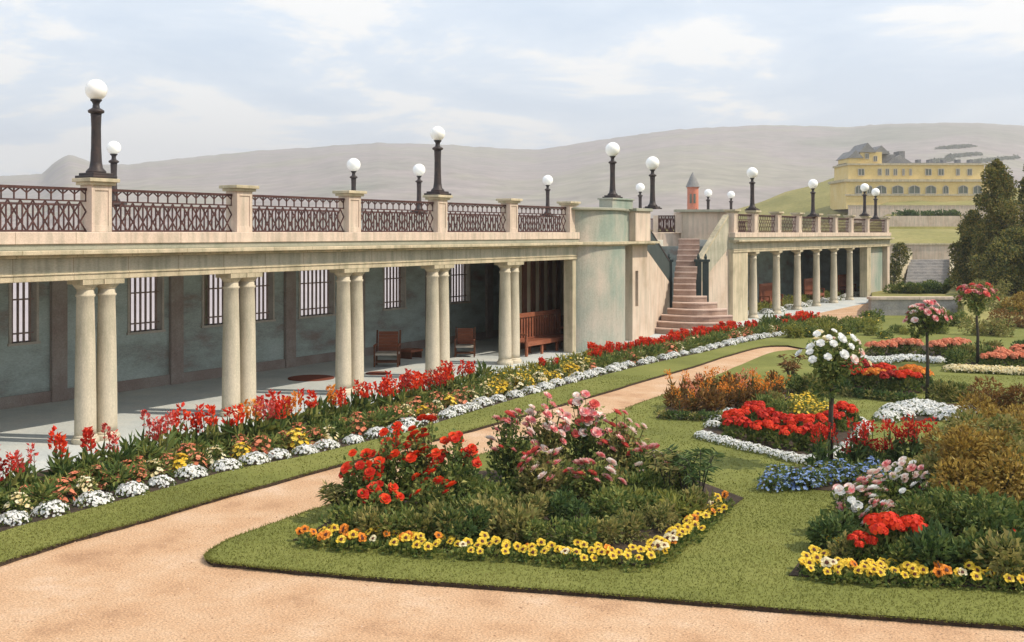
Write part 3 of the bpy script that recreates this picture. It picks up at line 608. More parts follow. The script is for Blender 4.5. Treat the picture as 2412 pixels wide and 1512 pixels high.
def wall2(a, b_, za0, zb0, za1, zb1, th=.25, name='wall', mat='warm', par=None, org=(0, 0, 0), back=True):
    d = (b_-a)/np.linalg.norm(b_-a); nrm = np.array([-d[1], d[0]])*th
    if np.dot(nrm, SA) < 0: nrm = -nrm
    mb = MB(); mb.prism([a, b_, b_+nrm, a+nrm], [za0, zb0, zb0, za0], [za1, zb1, zb1, za1]); return obj(name, mb, M[mat], par, org=org)
wall2(Aw, NLf, 0, 0, 3.36, 1.80, name='cheek_wall', par=stc, org=orgS)
wall2(Aw+[.0, .02], NLf, 3.37, 1.81, 4.28, 2.62, .12, 'stair_parapet', 'darkpan', stc, orgS)  # shade on this left parapet is put into its dark green colour
wall2(Aw+[.02, .0], NLf+SB*.02, 4.285, 2.625, 4.35, 2.69, .2, 'handrail', 'lampiron', stc, orgS)
wall2(NRt, Bw, 0, 0, 1.85, 3.25, name='cheek_wall', par=stc, org=orgS)
wall2(NRt, Bw, 1.86, 3.26, 2.75, 4.62, .14, 'stair_parapet', 'frieze', stc, orgS)
wall2(NRt-SA*.05, Bw-SA*.05, 2.755, 4.625, 2.86, 4.73, .26, 'handrail', 'cream', stc, orgS)
for (x, z, hb, ht) in ((1576, 46.15, 1.55, 2.72), (1645, 46.3, 1.65, 2.72), (1662, 46.25, 1.7, 2.72)):
    c = S(x, z); mb = MB(); q = .13; mb.prism([c-SB*q-SA*q, c+SB*q-SA*q, c+SB*q+SA*q, c-SB*q+SA*q], 0, ht); mb.prism([c-SB*(q+.05)-SA*(q+.05), c+SB*(q+.05)-SA*(q+.05), c+SB*(q+.05)+SA*(q+.05), c-SB*(q+.05)+SA*(q+.05)], ht+.001, ht+.1)
    mb.lathe([(.05, ht+.101), (.07, ht+.2), (.02, ht+.34)], c[0], c[1], 10); obj('newel_post', mb, M['darkpan'], stc, org=orgS)
wall2(S(1515, 49.6), S(1603, 50.2), 0, 0, 3.93, 3.93, name='recess_wall', mat='pink', par=stc, org=orgS)
wall2(S(1604, 50.0), S(1722, 49.9), 0, 0, 4.88, 4.88, .3, name='recess_wall', mat='warm', par=stc, org=orgS)
wall2(S(1590, 49.8), S(1728, 49.7), 4.885, 4.885, 4.99, 4.99, .6, 'coping', 'band', stc, orgS)
wall2(S(1592, 49.9), S(1606, 49.95), 3.94, 3.94, 4.86, 4.86, .3, 'parapet_pier', 'pink', stc, orgS)
wall2(S(1540, 49.95), S(1550, 49.95), 3.94, 3.94, 4.72, 4.72, .3, 'parapet_pier', 'pink', stc, orgS)
def lat2(a, b_, z0, z1):
    mb = MB(); n = 5; u = lambda k: a+(b_-a)*k; A3 = lambda k, z: (*u(k), z)
    mb.bar(A3(0, z1), A3(1, z1), .05, .05); mb.bar(A3(0, z0), A3(1, z0), .05, .05)
    for i in range(n):
        mb.bar(A3(i/n, z0), A3((i+1)/n, z1), .03, .04); mb.bar(A3((i+1)/n, z0), A3(i/n, z1), .03, .04); mb.bar(A3((i+.5)/n, z0), A3((i+.5)/n, z1), .03, .03)
    return mb
obj('railing', lat2(S(1550, 50.05), S(1592, 50.05), 3.98, 4.7), M['iron'], stc, org=orgS)
# ------------------------------------------------------------------ far wing
orgW = (FX, 60.0, 0)
wing = thing('colonnade', 'shorter far wing of the colonnade with single columns, beyond the stairs', 'colonnade', orgW)
yW0, yW1 = FT(1716), 73.6
entab(wing, yW0, yW1, orgW)
wp = [46.2]+[48.8+3.22*k for k in range(6)]+[68.5, 73.3]
for k, y in enumerate(wp):
    if 1 <= k <= 6: column(wing, y, org=orgW)
    obj('parapet_pier', pier_mb(y, w=.5), M['pink'], wing, org=orgW); obj('pier_cap', cap_mb(y, w=.5), M['cream'], wing, org=orgW)
    if k < len(wp)-1: obj('railing', lattice(y+.25, wp[k+1]-.25), M['iron'], wing, org=orgW)
for a, b_, m_ in ((yW0+.01, 47.6, 'cream'), (68.0, 68.9, 'cream'), (73.0, 73.58, 'pink')):
    mb = MB(); mb.box(FX-.25, FX+.2, a, b_, .0, 3.07); obj('pier', mb, M[m_], wing, org=orgW, bevel=.015)
mb = MB(); mb.box(FX-.3, FX-.1, 68.9, 73.0, 0, 3.07); obj('end_panel', mb, M['drum'], wing, org=orgW)
mb = MB(); mb.box(-27.5, FX-.255, 46.5, yW1, 3.33, 3.62); mb.box(-27.5, -20.9, YE+.01, 46.49, 3.331, 3.62); obj('terrace_deck', mb, M['ceil'], wing, org=orgW)
mb = MB(); mb.box(WX-.3, WX, yW0, yW1, 0, 3.33); mb.box(WX, FX-.3, yW1-.3, yW1, 0, 3.33); mb.box(WX, FX-.3, yW0, yW0+.25, 0, 3.33); obj('back_wall', mb, M['inner'], wing, org=orgW)
mb = MB(); mb.box(-27.35, -27.05, YE+.01, yW1, 3.62, 4.0)
obj('rear_parapet', mb, M['pink'], wing, org=orgW)
mb = MB(); yb = YE+.1
while yb < yW1-.2: mb.box(-27.22, -27.18, yb, yb+.04, 4.0, 4.7); yb += .2
mb.box(-27.24, -27.16, YE+.01, yW1, 4.7, 4.76); obj('rear_railing', mb, M['iron'], wing, org=orgW)
# ------------------------------------------------------------------ lamps
def b_lamp(gs):
    def f(t):
        mb = MB(); mb.box(-.27, .27, -.27, .27, 0, .05); mb.box(-.22, .22, -.22, .22, .05, .10); obj('base', mb, M['lampiron'], t, bevel=.01)
        mb = MB(); mb.lathe([(.19, .10), (.18, .14), (.125, .2), (.105, .32), (.092, .6), (.088, .95), (.095, 1.15), (.10, 1.22)], n=18); obj('post', mb, M['lampiron'], t, smooth=True)
        mb = MB(); mb.lathe([(.10, 1.22), (.145, 1.24), (.15, 1.28), (.12, 1.30), (.07, 1.33), (.06, 1.40), (.075, 1.44), (.10, 1.46), (.11, 1.485)], n=18); obj('collar', mb, M['lampiron'], t, smooth=True)
        mb = MB(); zc = 1.47+.20*gs; mb.lathe([(.20*gs*math.sin(a)+.001, zc-.20*gs*math.cos(a)) for a in np.linspace(.02, math.pi-.02, 18)], n=28); obj('globe', mb, M['globe'], t, smooth=True)
    return f
LG = 'white globe lamps along the terrace'
def lamp(y, x, z, label, far=0): plant('lamp%d' % far, 'globe_lamp', b_lamp(1.0 if not far else 1.28), (x, y, z), label, 'lamp', LG, 1.0, 0)
CT = 4.962
lamp(T0, FX, CT, 'largest and nearest white globe lamp on a dark iron post, on a railing pier')
lamp(T0+3*BAY, FX, CT, 'tall globe lamp on a railing pier of the long colonnade, midway along it')
lamp(FT(1450), FX-.12, 5.162, 'globe lamp on the raised plinth over the round bastion', 1)
lamp(FT(1537), FX, 4.832, 'globe lamp on the pier at the top left corner of the stairs', 1)
lamp(wp[1]-.1, FX, CT, 'first tall globe lamp on the far wing, just right of the stairs', 1)
lamp(wp[4]-.6, FX, 4.79, 'globe lamp midway along the far wing railing, in front of the green knoll', 1)
lamp(wp[7]-.3, FX, CT, 'left one of the two close globe lamps at the end of the far wing', 1)
lamp(71.6, FX-.2, 4.79, 'right one of the two close globe lamps at the end of the far wing', 1)
for x, lb in ((268, 'smaller globe lamp seen just right of the nearest lamp, on the rear parapet'), (833, 'globe lamp on the rear parapet seen above the third railing pier'),
              (987, 'globe lamp on the rear parapet just left of the midway front lamp'), (1290, 'globe lamp on the rear parapet above the last railing before the bastion'),
              (1508, 'small globe lamp on the rear parapet between the two bastion lamps'), (1668, 'small globe lamp on the rear parapet right of the red turret'),
              (1722, 'small globe lamp on the rear parapet over the right edge of the stairs')):
    lamp(FT(x, 27.2), -27.2, 4.762, lb, 1 if x > 700 else 0)
for x, lb in ((1640, 'short dark post on the rear parapet left of the red turret'), (1955, 'short dark post on the rear parapet behind the far wing')):
    t = thing('post', lb, 'post', (-27.2, FT(x, 27.2), 4.762)); mb = MB(); mb.lathe([(.14, 0), (.12, .1), (.1, .45)], n=12); obj('shaft', mb, M['lampiron'], t); mb = MB(); mb.lathe([(.15, .45), (.16, .52), (.05, .62), (.02, .7)], n=12); obj('finial', mb, M['lampiron'], t)
# ------------------------------------------------------------------ seats in the arcade
def b_bench(Ln, slat=True):
    def f(t):                                    # back parallel to Y, seat towards +X
        mb = MB()
        for i in range(int(Ln/.17)): y = -Ln/2+.14+i*.17; mb.box(-.03, .0, y, y+.09, .5, 1.18)
        obj('back_slats', mb, M['wood'], t)
        mb = MB(); mb.box(-.05, .04, -Ln/2, Ln/2, 1.18, 1.32); mb.box(-.04, .03, -Ln/2, Ln/2, .44, .52); obj('back_rail', mb, M['wood'], t, bevel=.01)
        mb = MB()
        for i in range(4): mb.box(.04+.12*i, .14+.12*i, -Ln/2, Ln/2, .42, .46)
        mb.box(.50, .54, -Ln/2, Ln/2, .32, .459); obj('seat', mb, M['wood'], t)
        for y in (-Ln/2+.05, -Ln/6, Ln/6, Ln/2-.05):
            mb = MB(); mb.box(.44, .5, y-.045, y+.045, 0, .42); obj('leg', mb, M['wood'], t); mb = MB(); mb.box(-.04, .03, y-.045, y+.045, 0, .44); obj('leg', mb, M['wood'], t)
        for y in (-Ln/2-.02, Ln/2+.02):
            mb = MB(); mb.box(-.04, .54, y-.035, y+.035, .66, .72); mb.box(.46, .53, y-.03, y+.03, 0, .66); mb.box(-.05, .03, y-.03, y+.03, .0, 1.32); obj('armrest', mb, M['wood'], t, bevel=.008)
    return f
yb = (FT(1215, 18.6)+FT(1330, 18.6))/2
plant('bench', 'bench', b_bench(FT(1326, 18.6)-FT(1217, 18.6)), (-18.75, yb, .02), 'long red brown slatted bench under the barred screen beside the bastion', 'bench', rz=0)
def b_chair(t):
    w_ = .34; mb = MB()
    for i in range(6): z = .42+i*.095; mb.box(-.05-.022*i, -.02-.022*i, -w_+.05, w_-.05, z, z+.092)
    obj('backrest', mb, M['wood'], t)
    mb = MB(); mb.box(-.04, .5, -w_, w_, .34, .40); obj('seat', mb, M['frame'], t, bevel=.01)
    for s in (-1, 1):
        mb = MB(); mb.bar((-.2, s*w_, 1.02), (.02, s*w_, 0), .05, .05); obj('leg', mb, M['woodd'], t); mb = MB(); mb.bar((.48, s*w_, .6), (.48, s*w_, 0), .05, .05); obj('leg', mb, M['woodd'], t)
        mb = MB(); mb.box(-.1, .52, s*w_-.03, s*w_+.03, .6, .64); obj('armrest', mb, M['wood'], t)
    mb = MB(); mb.box(.03, .46, -w_+.03, w_-.03, .12, .16); obj('stretcher', mb, M['woodd'], t)
def at(x, y, h=.02): p = G(x, y, h); return (p[0], p[1], h)
plant('chair', 'armchair', b_chair, at(914, 860), 'nearer red brown wooden armchair with a pale seat in the arcade', 'chair', 'wooden armchairs in the arcade', 1.0, R(-58))
plant('chair', 'armchair', b_chair, at(1096, 838), 'further red brown wooden armchair in the arcade, left of the paired columns by the bench', 'chair', 'wooden armchairs in the arcade', .88, R(-58))
t = thing('stool', 'low red brown box stool standing right of the nearer armchair', 'stool', at(966, 843)); mb = MB(); mb.box(-.28, .28, -.3, .3, .2, .28); obj('seat', mb, M['wood'], t, bevel=.02)
mb = MB(); mb.box(-.25, .25, -.27, -.23, 0, .2); mb.box(-.25, .25, .23, .27, 0, .2); mb.box(-.02, .02, -.23, .23, .06, .16); obj('legs', mb, M['woodd'], t)
for (x, y, r, lb) in ((733, 891, .62, 'larger flat round red brown mat on the arcade floor'), (890, 880, .34, 'smaller flat round red brown mat on the arcade floor by the armchair')):
    p = at(x, y); mb = MB(); mb.lathe([(r, 0), (r, .02), (r*.9, .028), (.02, .026)], n=36); o = obj('floor_mat', mb, M['matt']); o.location = (p[0], p[1], .021); tag(o, lb, 'mat', 'round mats on the arcade floor')
for x, lb in ((1806, 'leftmost'), (1908, 'middle'), (1986, 'rightmost')):
    plant('wbench', 'bench', b_bench(1.9), (-19.3, FT(x, 19.3), .02), lb+' of the three brown benches behind the far wing columns', 'bench', 'benches in the far wing', 1.0, 0)
# ================================================================== BACKGROUND
def hillmesh():
    px = [-500, 0, 100, 130, 165, 195, 225, 300, 420, 600, 800, 900, 1060, 1200, 1270, 1400, 1600, 1800, 2000, 2130, 2300, 2412, 2900]
    py = [440, 420, 414, 386, 371, 380, 394, 393, 380, 362, 350, 345, 350, 358, 360, 340, 315, 305, 308, 300, 300, 306, 330]
    U = np.linspace(-450, 2850, 260); ds = [330, 420, 520, 640, 780, 920, 1060, 1200, 1340, 1480, 1600, 1720, 1900, 2300]; prof = [0, .02, .07, .15, .26, .38, .50, .63, .76, .88, .97, 1.0, .9, .5]
    ridge = np.interp(U, px, py); ridge = ridge+np.interp(U, np.linspace(-500, 2901, 379), rng.normal(0, .7, 379))
    H = (HZ-ridge)/FOC*1720+CH; V = []; ph = rng.random(6)*6
    for d, f in zip(ds, prof):
        for u, h in zip(U, H):
            q = P(u, HZ, d); n = math.sin(u/160+d/260+ph[0])*math.sin(u/310-d/220+ph[1])*.05+math.sin(u/37+d/60+ph[2])*.003
            V.append((q[0], q[1], max(-1, h*(f+n*f*(1-f)*4*(d < 1700))) if f > 0 else -1))
    nU = len(U); F = [(j*nU+i, j*nU+i+1, (j+1)*nU+i+1, (j+1)*nU+i) for j in range(len(ds)-1) for i in range(nU-1)]
    mb = MB(); mb.add(V, F); return mb
HILL = hillmesh(); HV = HILL.v[0].reshape(14, 260, 3)
struct(obj('hills', HILL, M['hill'], smooth=True))
def onhill(x, y):
    j = int(np.clip((x+450)/3300*259, 0, 259)); col_ = HV[:, j]; dep = col_[:, :2]@FWD[:2]; py_ = HZ-(col_[:, 2]-CH)*FOC/dep
    for k in range(13):
        if py_[k] >= y > py_[k+1]:
            f = (py_[k]-y)/(py_[k]-py_[k+1]); return col_[k]+(col_[k+1]-col_[k])*f
    return None
def hedgerow(mb, x0, y0, x1, y1, n, r):
    for i in range(n):
        u = i/max(1, n-1); q = onhill(x0+(x1-x0)*u+random.uniform(-1, 1), y0+(y1-y0)*u+random.uniform(-.6, .6))
        if q is not None:
            k = 60; d = rdir(k); d[:, 2] = np.abs(d[:, 2]); pp = q+d*[r*1.3, r, r*random.uniform(.4, .9)]*rng.uniform(.6, 1.05, (k, 1)); leaves(mb, pp, rdir(k, .3), r*.5, r*.4)
for x0, y0, x1, y1, lb in ((2225, 352, 2290, 346, 'uppermost dark hedge strip on the hill right of the hotel roof'), (2240, 372, 2310, 366, 'second dark hedge strip on the hill behind the hotel'), (2300, 384, 2400, 374, 'long dark hedge strip low on the hill right of the hotel roof'), (2205, 384, 2240, 380, 'short hedge strip just behind the hotel roof')):
    mb = MB(); hedgerow(mb, x0, y0, x1, y1, 30, 3.2); o = obj('hedge', mb, M['hedgefar']); tag(o, lb, 'hedge', 'hedges on the hill behind the hotel')
# nearer hillside: knoll, banks and terraces on the right
ds = [84.6, 88, 100, 128.9, 129.4, 150, 169.9, 170.4, 188, 200, 232, 262, 300]
xs = [1500, 1640, 1740, 1850, 1990, 2090, 2400, 2800]
def hrow(d, y): return CH+(HZ-y)*d/FOC
rows = []
for d in ds:
    base = np.interp(d, [84.6, 88, 100, 128.9, 129.4, 150, 169.9, 170.4, 188, 200, 300], [2.6, 3.0, 4.25, 4.4, 5.7, 6.0, 6.3, 7.6, 8.4, 8.9, 10])
    r_ = []
    for x in xs:
        top = np.interp(x, [1500, 1640, 1740, 1850, 1990, 2090, 2400, 2800], [545, 530, 492, 452, 412, 415, 440, 470]); k = np.interp(d, [84, 175, 200, 232, 262, 300], [0, 0, .12, 1, .9, .6])
        lo = np.interp(x, [1500, 1740, 2000, 2090], [-1.5, .0, .6, 1]); r_.append(base*lo*(1-k)+hrow(232, top)*k)
    rows.append(r_)
Ug = np.linspace(1500, 2800, 120); V = []
for d, r_ in zip(ds, rows):
    h = np.interp(Ug, xs, r_)
    for u, hh in zip(Ug, h): q = P(u, HZ, d); V.append((q[0], q[1], hh+.25*math.sin(u/31)*math.sin(d/9+u/50)*(d > 131)))
n = len(Ug); mb = MB(); mb.add(V, [(j*n+i, j*n+i+1, (j+1)*n+i+1, (j+1)*n+i) for j in range(len(ds)-1) for i in range(n-1)]); struct(obj('hillside', mb, M['farlawn'], smooth=True))
def facing_wall(name, x0, x1, d, h0, h1, th, mat, label, cat, cope=None):
    a, b_ = S(x0, d), S(x1, d); c = (a+b_)/2; t = thing(name, label, cat, (c[0], c[1], h0)); e = (b_-a)/np.linalg.norm(b_-a); nn = FWD[:2]*th
    mb = MB(); mb.prism([a-c, b_-c, b_-c+nn, a-c+nn], 0, h1-h0); obj('wall', mb, M[mat], t)
    if cope: k = FWD[:2]*.08; mb = MB(); mb.prism([a-c-k-e*.06, b_-c-k+e*.06, b_-c+nn+k+e*.06, a-c+nn+k-e*.06], h1-h0+.001, h1-h0+.12); obj('coping', mb, M[cope], t)
    return t
facing_wall('garden_wall', 2086, 2420, 84.5, 0, 3.0, .5, 'warm', 'pale yellowish wall above the grey garden steps', 'wall', 'cream')
facing_wall('terrace_wall', 2088, 2420, 129, 3.8, 5.9, .5, 'warm', 'pale grey pink wall above the small green bank at right', 'wall')
facing_wall('terrace_wall', 2000, 2420, 170, 5.5, 8.1, .5, 'pink', 'long pinkish terrace wall below the yellow hotel', 'wall', 'cream')
# steps beside the far wing
a = S(2128, 78.5); t = thing('garden_steps', 'flight of grey steps between pale side walls beside the far wing', 'steps', (*S(2182, 79), 0)); o_ = S(2182, 79)
for i in range(9):
    d0 = 78.2+.45*i; mb = MB(); q = [S(2132+i*1.2, d0)-o_, S(2236, d0)-o_, S(2236, d0+.45)-o_, S(2132+i*1.2, d0+.45)-o_]; mb.prism(q, 0, .35+.2*i); obj('step', mb, M['stonew'], t)
for (xa, xb, nm) in ((2098, 2136, 1), (2237, 2243, 2)):
    mb = MB(); A1, B1 = (S(2092, 77), S(2139, 82.4)) if nm == 1 else (S(2238, 78), S(2238, 82.4)); e = np.array([.28, .1]); mb.prism([A1-o_, B1-o_, B1-o_+e, A1-o_+e], 0, [.55, 2.55, 2.55, .55] if nm == 1 else [.9, 2.6, 2.6, .9]); obj('side_wall', mb, M['cream'], t)
# low grey retaining wall and lawn terrace behind it
facing_wall('retaining_wall', 2052, 2262, 51.8, 0, .80, .4, 'stonew', 'low grey retaining wall with a pink coping at the back of the lawn', 'wall', 'pink')
xs2 = np.linspace(2053, 2900, 40); dd = [45.5, 47, 49, 51, 52.4, 56, 64, 76, 84.4]; V = []
for d in dd:
    for x in xs2:
        k = 1 if x < 2262 else 0; f = (1.0 if d > 52 else 0.0) if k else min(1, max(0, (d-45.5)/7)); hz = .76*f*f*(3-2*f); hz = hz-(.55*min(1, max(0, (d-57)/7)) if x < 2235 else 0); q = P(x, HZ, max(d, 52.05) if k else d); V.append((q[0], q[1], hz if f > 0 else -.05))
n = len(xs2); mb = MB(); mb.add(V, [(j*n+i, j*n+i+1, (j+1)*n+i+1, (j+1)*n+i) for j in range(len(dd)-1) for i in range(n-1)]); struct(obj('upper_lawn', mb, M['farlawn']))
# hotel
def hotel():
    D = 200.0; o_ = S(2150, D); t = thing('hotel', 'long yellow rendered hotel with arched windows on the hillside', 'hotel', (*o_, 8.0))
    s = D/FOC; loc = lambda x, y, d: np.append(RGT[:2]*(x-2150)*s+FWD[:2]*d, CH+(HZ-y)*s-8.0)
    def blk_(x0, x1, yt, yb, d0, d1, name, mat):
        mb = MB(); q = [loc(x0, 0, d0)[:2], loc(x1, 0, d0)[:2], loc(x1, 0, d1)[:2], loc(x0, 0, d1)[:2]]; mb.prism(q, max(-1.5, loc(0, yb, 0)[2]), loc(0, yt, 0)[2]); return obj(name, mb, M[mat], t)
    blk_(1993, 2330, 428, 492, 0, 10, 'ground_storey', 'hotel'); blk_(1988, 2335, 422, 428, -.35, 10.3, 'cornice', 'cream'); blk_(1990, 2333, 457, 461, -.2, 0, 'string_course', 'cream')
    blk_(2003, 2325, 388, 422, 1.2, 10, 'upper_storey', 'hotel'); blk_(2000, 2328, 384, 388, .9, 10.3, 'eaves', 'cream'); blk_(2005, 2325, 381, 384, 2.5, 9, 'roof', 'slate')
    for xc in (2185, 2212, 2246, 2280, 2310): blk_(xc-4, xc+4, 372, 381, 4, 5.5, 'chimney', 'slate')
    def win(x, w_, y0, y1, d, arch):
        mb = MB(); a, b_ = loc(x-w_/2, y1, d-.05), loc(x+w_/2, y0, d-.05); n = 8; top = b_[2]; pts = [a, [b_[0], b_[1], a[2]]]
        if arch:
            r_ = (y1-y0)*s*.25
            for k in range(n+1): u = 1-k/n; e = a[:2]+(b_[:2]-a[:2])*u; pts.append([e[0], e[1], top-r_+r_*math.sin(math.pi*u)])
        else: pts += [[b_[0], b_[1], top], [a[0], a[1], top]]
        m_ = len(pts); F_ = [np.array(p)-np.append(FWD[:2]*.12, 0) for p in pts]; mb.add(F_+[np.array(p)+np.append(FWD[:2]*.03, 0) for p in pts], [tuple(range(m_))]+[(k, (k+1) % m_, m_+(k+1) % m_, m_+k) for k in range(m_)]); o = obj('window', mb, M['glass'], t)
        fr = MB()
        for k in range(m_): fr.bar(F_[k], F_[(k+1) % m_], .1, .1)
        fr.bar((np.array(pts[0])+pts[1])/2-np.append(FWD[:2]*.13, 0), np.append((a[:2]+b_[:2])/2-FWD[:2]*.13, top), .08, .08); obj('frame', fr, M['frame'], o)
    for x, w_ in ((2022, 16), (2048, 12), (2075, 24), (2114, 26), (2153, 26), (2192, 24), (2227, 13), (2268, 22), (2302, 20)): win(x, w_, 437, 456, 0, True)
    for x, w_ in ((2033, 14), (2077, 8), (2095, 8), (2114, 8), (2133, 5), (2150, 5), (2192, 14), (2222, 13), (2262, 8), (2290, 10)): win(x, w_, 397, 412, 1.2, False)
    def gable(x0, x1, ye, yr, d0, d1, nm):
        mb = MB(); a, b_ = loc(x0, ye, d0), loc(x1, ye, d0); c = (a+b_)/2; c[2] = loc(0, yr, 0)[2]; k = np.append(FWD[:2]*(d1-d0), 0); mb.add([a, b_, c, a+k, b_+k, c+k], [(0, 1, 2), (5, 4, 3), (0, 2, 5, 3), (1, 4, 5, 2)]); return obj(nm, mb, M['slate'], t)
    blk_(2005, 2036, 370, 384, 1.5, 8, 'tower_wall', 'hotel'); gable(2002, 2040, 371, 352, 1.2, 9, 'gable_roof')
    blk_(2034, 2086, 356, 384, 2, 9, 'tower_wall', 'hotel'); gable(2030, 2072, 357, 334, 1.7, 9.5, 'gable_roof'); gable(2066, 2108, 360, 340, 2.4, 9.5, 'gable_roof'); win(2050, 9, 360, 372, 2, False); win(2070, 8, 366, 378, 2, False)
    blk_(2086, 2112, 352, 380, 4, 9, 'wall', 'slate'); blk_(2112, 2128, 360, 384, 4, 8, 'chimney', 'slate'); blk_(2136, 2150, 352, 384, 4, 7, 'chimney', 'slate'); gable(2098, 2168, 384, 362, 3, 9, 'gable_roof')
hotel()
c = S(1632, 190); t = thing('turret', 'slim red brick turret with a pointed slate roof behind the terrace', 'turret', (*c, -.05)); s = 190/FOC
mb = MB(); hh = CH+(HZ-440)*s; mb.lathe([(13.5*s, 0), (13*s, hh-3*s), (14.5*s, hh-2*s), (14.5*s, hh)], n=16); obj('wall', mb, M['brick'], t); mb = MB(); mb.lathe([(17*s, hh), (13*s, hh+10*s), (7*s, hh+24*s), (1*s, hh+35*s)], n=16); obj('roof', mb, M['slate'], t)
mb = MB(); w_ = S(1632, 189)-c
for k in (-.35, .35): mb.box(k-.16+w_[0]*.95, k+.16+w_[0]*.95, w_[1]*1.02-.1, w_[1]*1.02+.1, hh-2.8, hh-1.2)
obj('window', mb, M['glass'], t)
# ------------------------------------------------------------------ trees and shrubs on the right
def conifer(x, d, h0, H, W, label, n=26000, seed=0):
    c = S(x, d); t = thing('conifer_tree', label, 'tree', (*c, h0)); cl = []; rad = []
    for i in range(150):
        u = random.random()**.8; a = random.uniform(0, 6.28); z = H*(.03+.95*u); env = W*min(1, 1.25*(1-u)**.5)*(.78+.22*math.sin(a*3+u*9)+.15*math.sin(u*23+a)); r_ = env*random.uniform(.35, 1.0)
        cl.append((r_*math.cos(a), r_*math.sin(a), z)); rad.append(random.uniform(.25, .62)*(1.15-u*.55))
    fo = MB(); p, dr = lumpy(n, cl, rad, 1.0); p[:, 2] = np.maximum(p[:, 2], .05); leaves(fo, p, unit(dr*.8+[0, 0, .25]+rng.normal(0, .5, dr.shape)), .15, .085); obj('crown', fo, M['conif'], t)
    st = MB(); st.tube([(0, 0, -.2), (.05, 0, H*.3), (0, .04, H*.65), (0, 0, H*.95)], [.26, .2, .12, .03], 8)
    for c_ in cl[:40]: st.tube([(0, 0, c_[2]*.85), (c_[0]*.6, c_[1]*.6, c_[2]*.95), c_], [.05, .035, .012], 5)
    obj('trunk', st, M['trunk'], t)
conifer(2348, 60, .75, 7.1, 1.75, 'tall dark conifer standing on the upper lawn, its pointed top clear against the hill')
conifer(2445, 61, .75, 7.4, 2.0, 'dark conifer at the right border of the picture, crown cut off by it', 20000)
conifer(2290, 62.5, .5, 4.6, 1.35, 'shorter dark conifer at the left foot of the tall one', 15000)
conifer(2390, 56.5, .6, 3.4, 2.3, 'low spreading brownish conifer in front of the two tall ones', 16000)
def clumps(k, w, d, h, r0, r1): return [(random.uniform(-w, w), random.uniform(-d, d), random.uniform(.25, 1)*h) for i in range(k)], [random.uniform(r0, r1) for i in range(k)]
t = thing('topiary', 'dark clipped shrub of two stacked lumps at the corner of the far wing', 'shrub', (*S(2105, 76), 0.2)); b_shrub('conif', [(0, 0, .6), (-.12, .1, .95), (.1, 0, 1.3), (.35, .1, 1.9), (.5, .1, 2.3), (.42, 0, 2.65)], [.6, .55, .45, .55, .6, .42], 2600, .16, .08)(t)
for i, (x, d, w_, h_, lm, lb) in enumerate(((2130, 68, 1.0, .55, 'leaf', 'leftmost rounded green shrub on the bank below the grey steps'), (2172, 68, .9, .65, 'dleaf', 'dark green shrub on the bank, centre of the three below the grey steps'), (2214, 68, .8, .85, 'leaf', 'tallest dark green shrub on the bank below the grey steps, next to the conifers'))):
    t = thing('shrub', lb, 'shrub', (*S(x, d), .2), 0); cl, rd = clumps(9, w_, w_*.6, h_*.8, .25, .42); b_shrub(lm, cl, rd, 2200, .16, .08)(t)
for i, (x, y, d) in enumerate(((2130, 502, 126), (2165, 502, 126), (2200, 501, 126), (2235, 500, 126))):
    t = thing('hedge', 'dark hedge clump on top of the pale wall below the hotel', 'hedge', (*S(x, 131.5), 5.75), 0, 'hedge clumps below the hotel'); cl, rd = clumps(8, 1.0, .4, .4, .4, .6); b_shrub('dleaf', cl, rd, 700, .3, .2)(t)
for i, (x, d, w_, h_, lb) in enumerate(((2375, 50, .9, .7, 'brownish green shrub on the grass slope behind the furthest rose tree'), (2425, 49, 1.0, .9, 'brownish green shrub on the grass slope at the right border'), (2330, 55, .9, .8, 'olive shrub at the foot of the conifers'))):
    t = thing('shrub', lb, 'shrub', (*S(x, d), .3 if d < 53 else .7)); cl, rd = clumps(9, w_, w_*.6, h_*.8, .25, .42); b_shrub('olive' if i != 1 else 'gold', cl, rd, 1500, .13, .07)(t)
for i, (x, y, w_, lm, lb) in enumerate(((2275, 742, .7, 'olive', 'low olive shrub just right of the end of the low grey wall'), (2345, 752, .8, 'leaf', 'low green shrub on the slope right of the furthest rose tree'), (2395, 770, .9, 'rust', 'low bronze shrub on the slope near the right border'), (2240, 768, .6, 'leaf', 'low green shrub between the low grey wall and the salmon bed'), (2330, 790, .7, 'olive', 'low olive shrub on the lawn right of the furthest rose trunk'), (2420, 722, .9, 'olive', 'olive shrub high on the slope at the right border'))):
    q = G(x, y, .05); t = thing('shrub', lb, 'shrub', (q[0], q[1], .0), 0); cl, rd = clumps(9, w_, w_*.6, .5, .22, .4); b_shrub(lm, cl, rd, 1500, .12, .06)(t)
# ================================================================== FLOWERS
sx_ = np.array(st_hi); so = np.argsort(sx_[:, 1]); EX = lambda y: float(np.interp(y, sx_[so, 1], sx_[so, 0]))
def pxof(X, Y): q = np.array([X, Y]); z = q@FWD[:2]; return CX+FOC*(q@RGT[:2])/z
WG = 'white alyssum cushions edging the long border'
y = 6.4; i = 0
while y < 44.5:
    x = EX(y)-.24+random.uniform(-.07, .07)
    plant('aly%d' % (i % 4), 'alyssum', b_alyssum(w=.235+.02*(i % 3)), (x, y, .03), 'white cushion of alyssum in the row edging the long border', 'flowers', WG, random.uniform(.85, 1.1)); y += random.uniform(.52, .74)*(1 if y < 22 else 1.12); i += 1
y = 6.2; i = 0
midk = [('marigold', 'yellow', 'small yellow flowered plant behind the white edging of the long border', 'flowers'), ('dianthus', 'salmon', 'small salmon flowered plant behind the white edging of the long border', 'flowers'), ('bedding_plant', 'creamp', 'small cream flowered plant behind the white edging of the long border', 'flowers')]
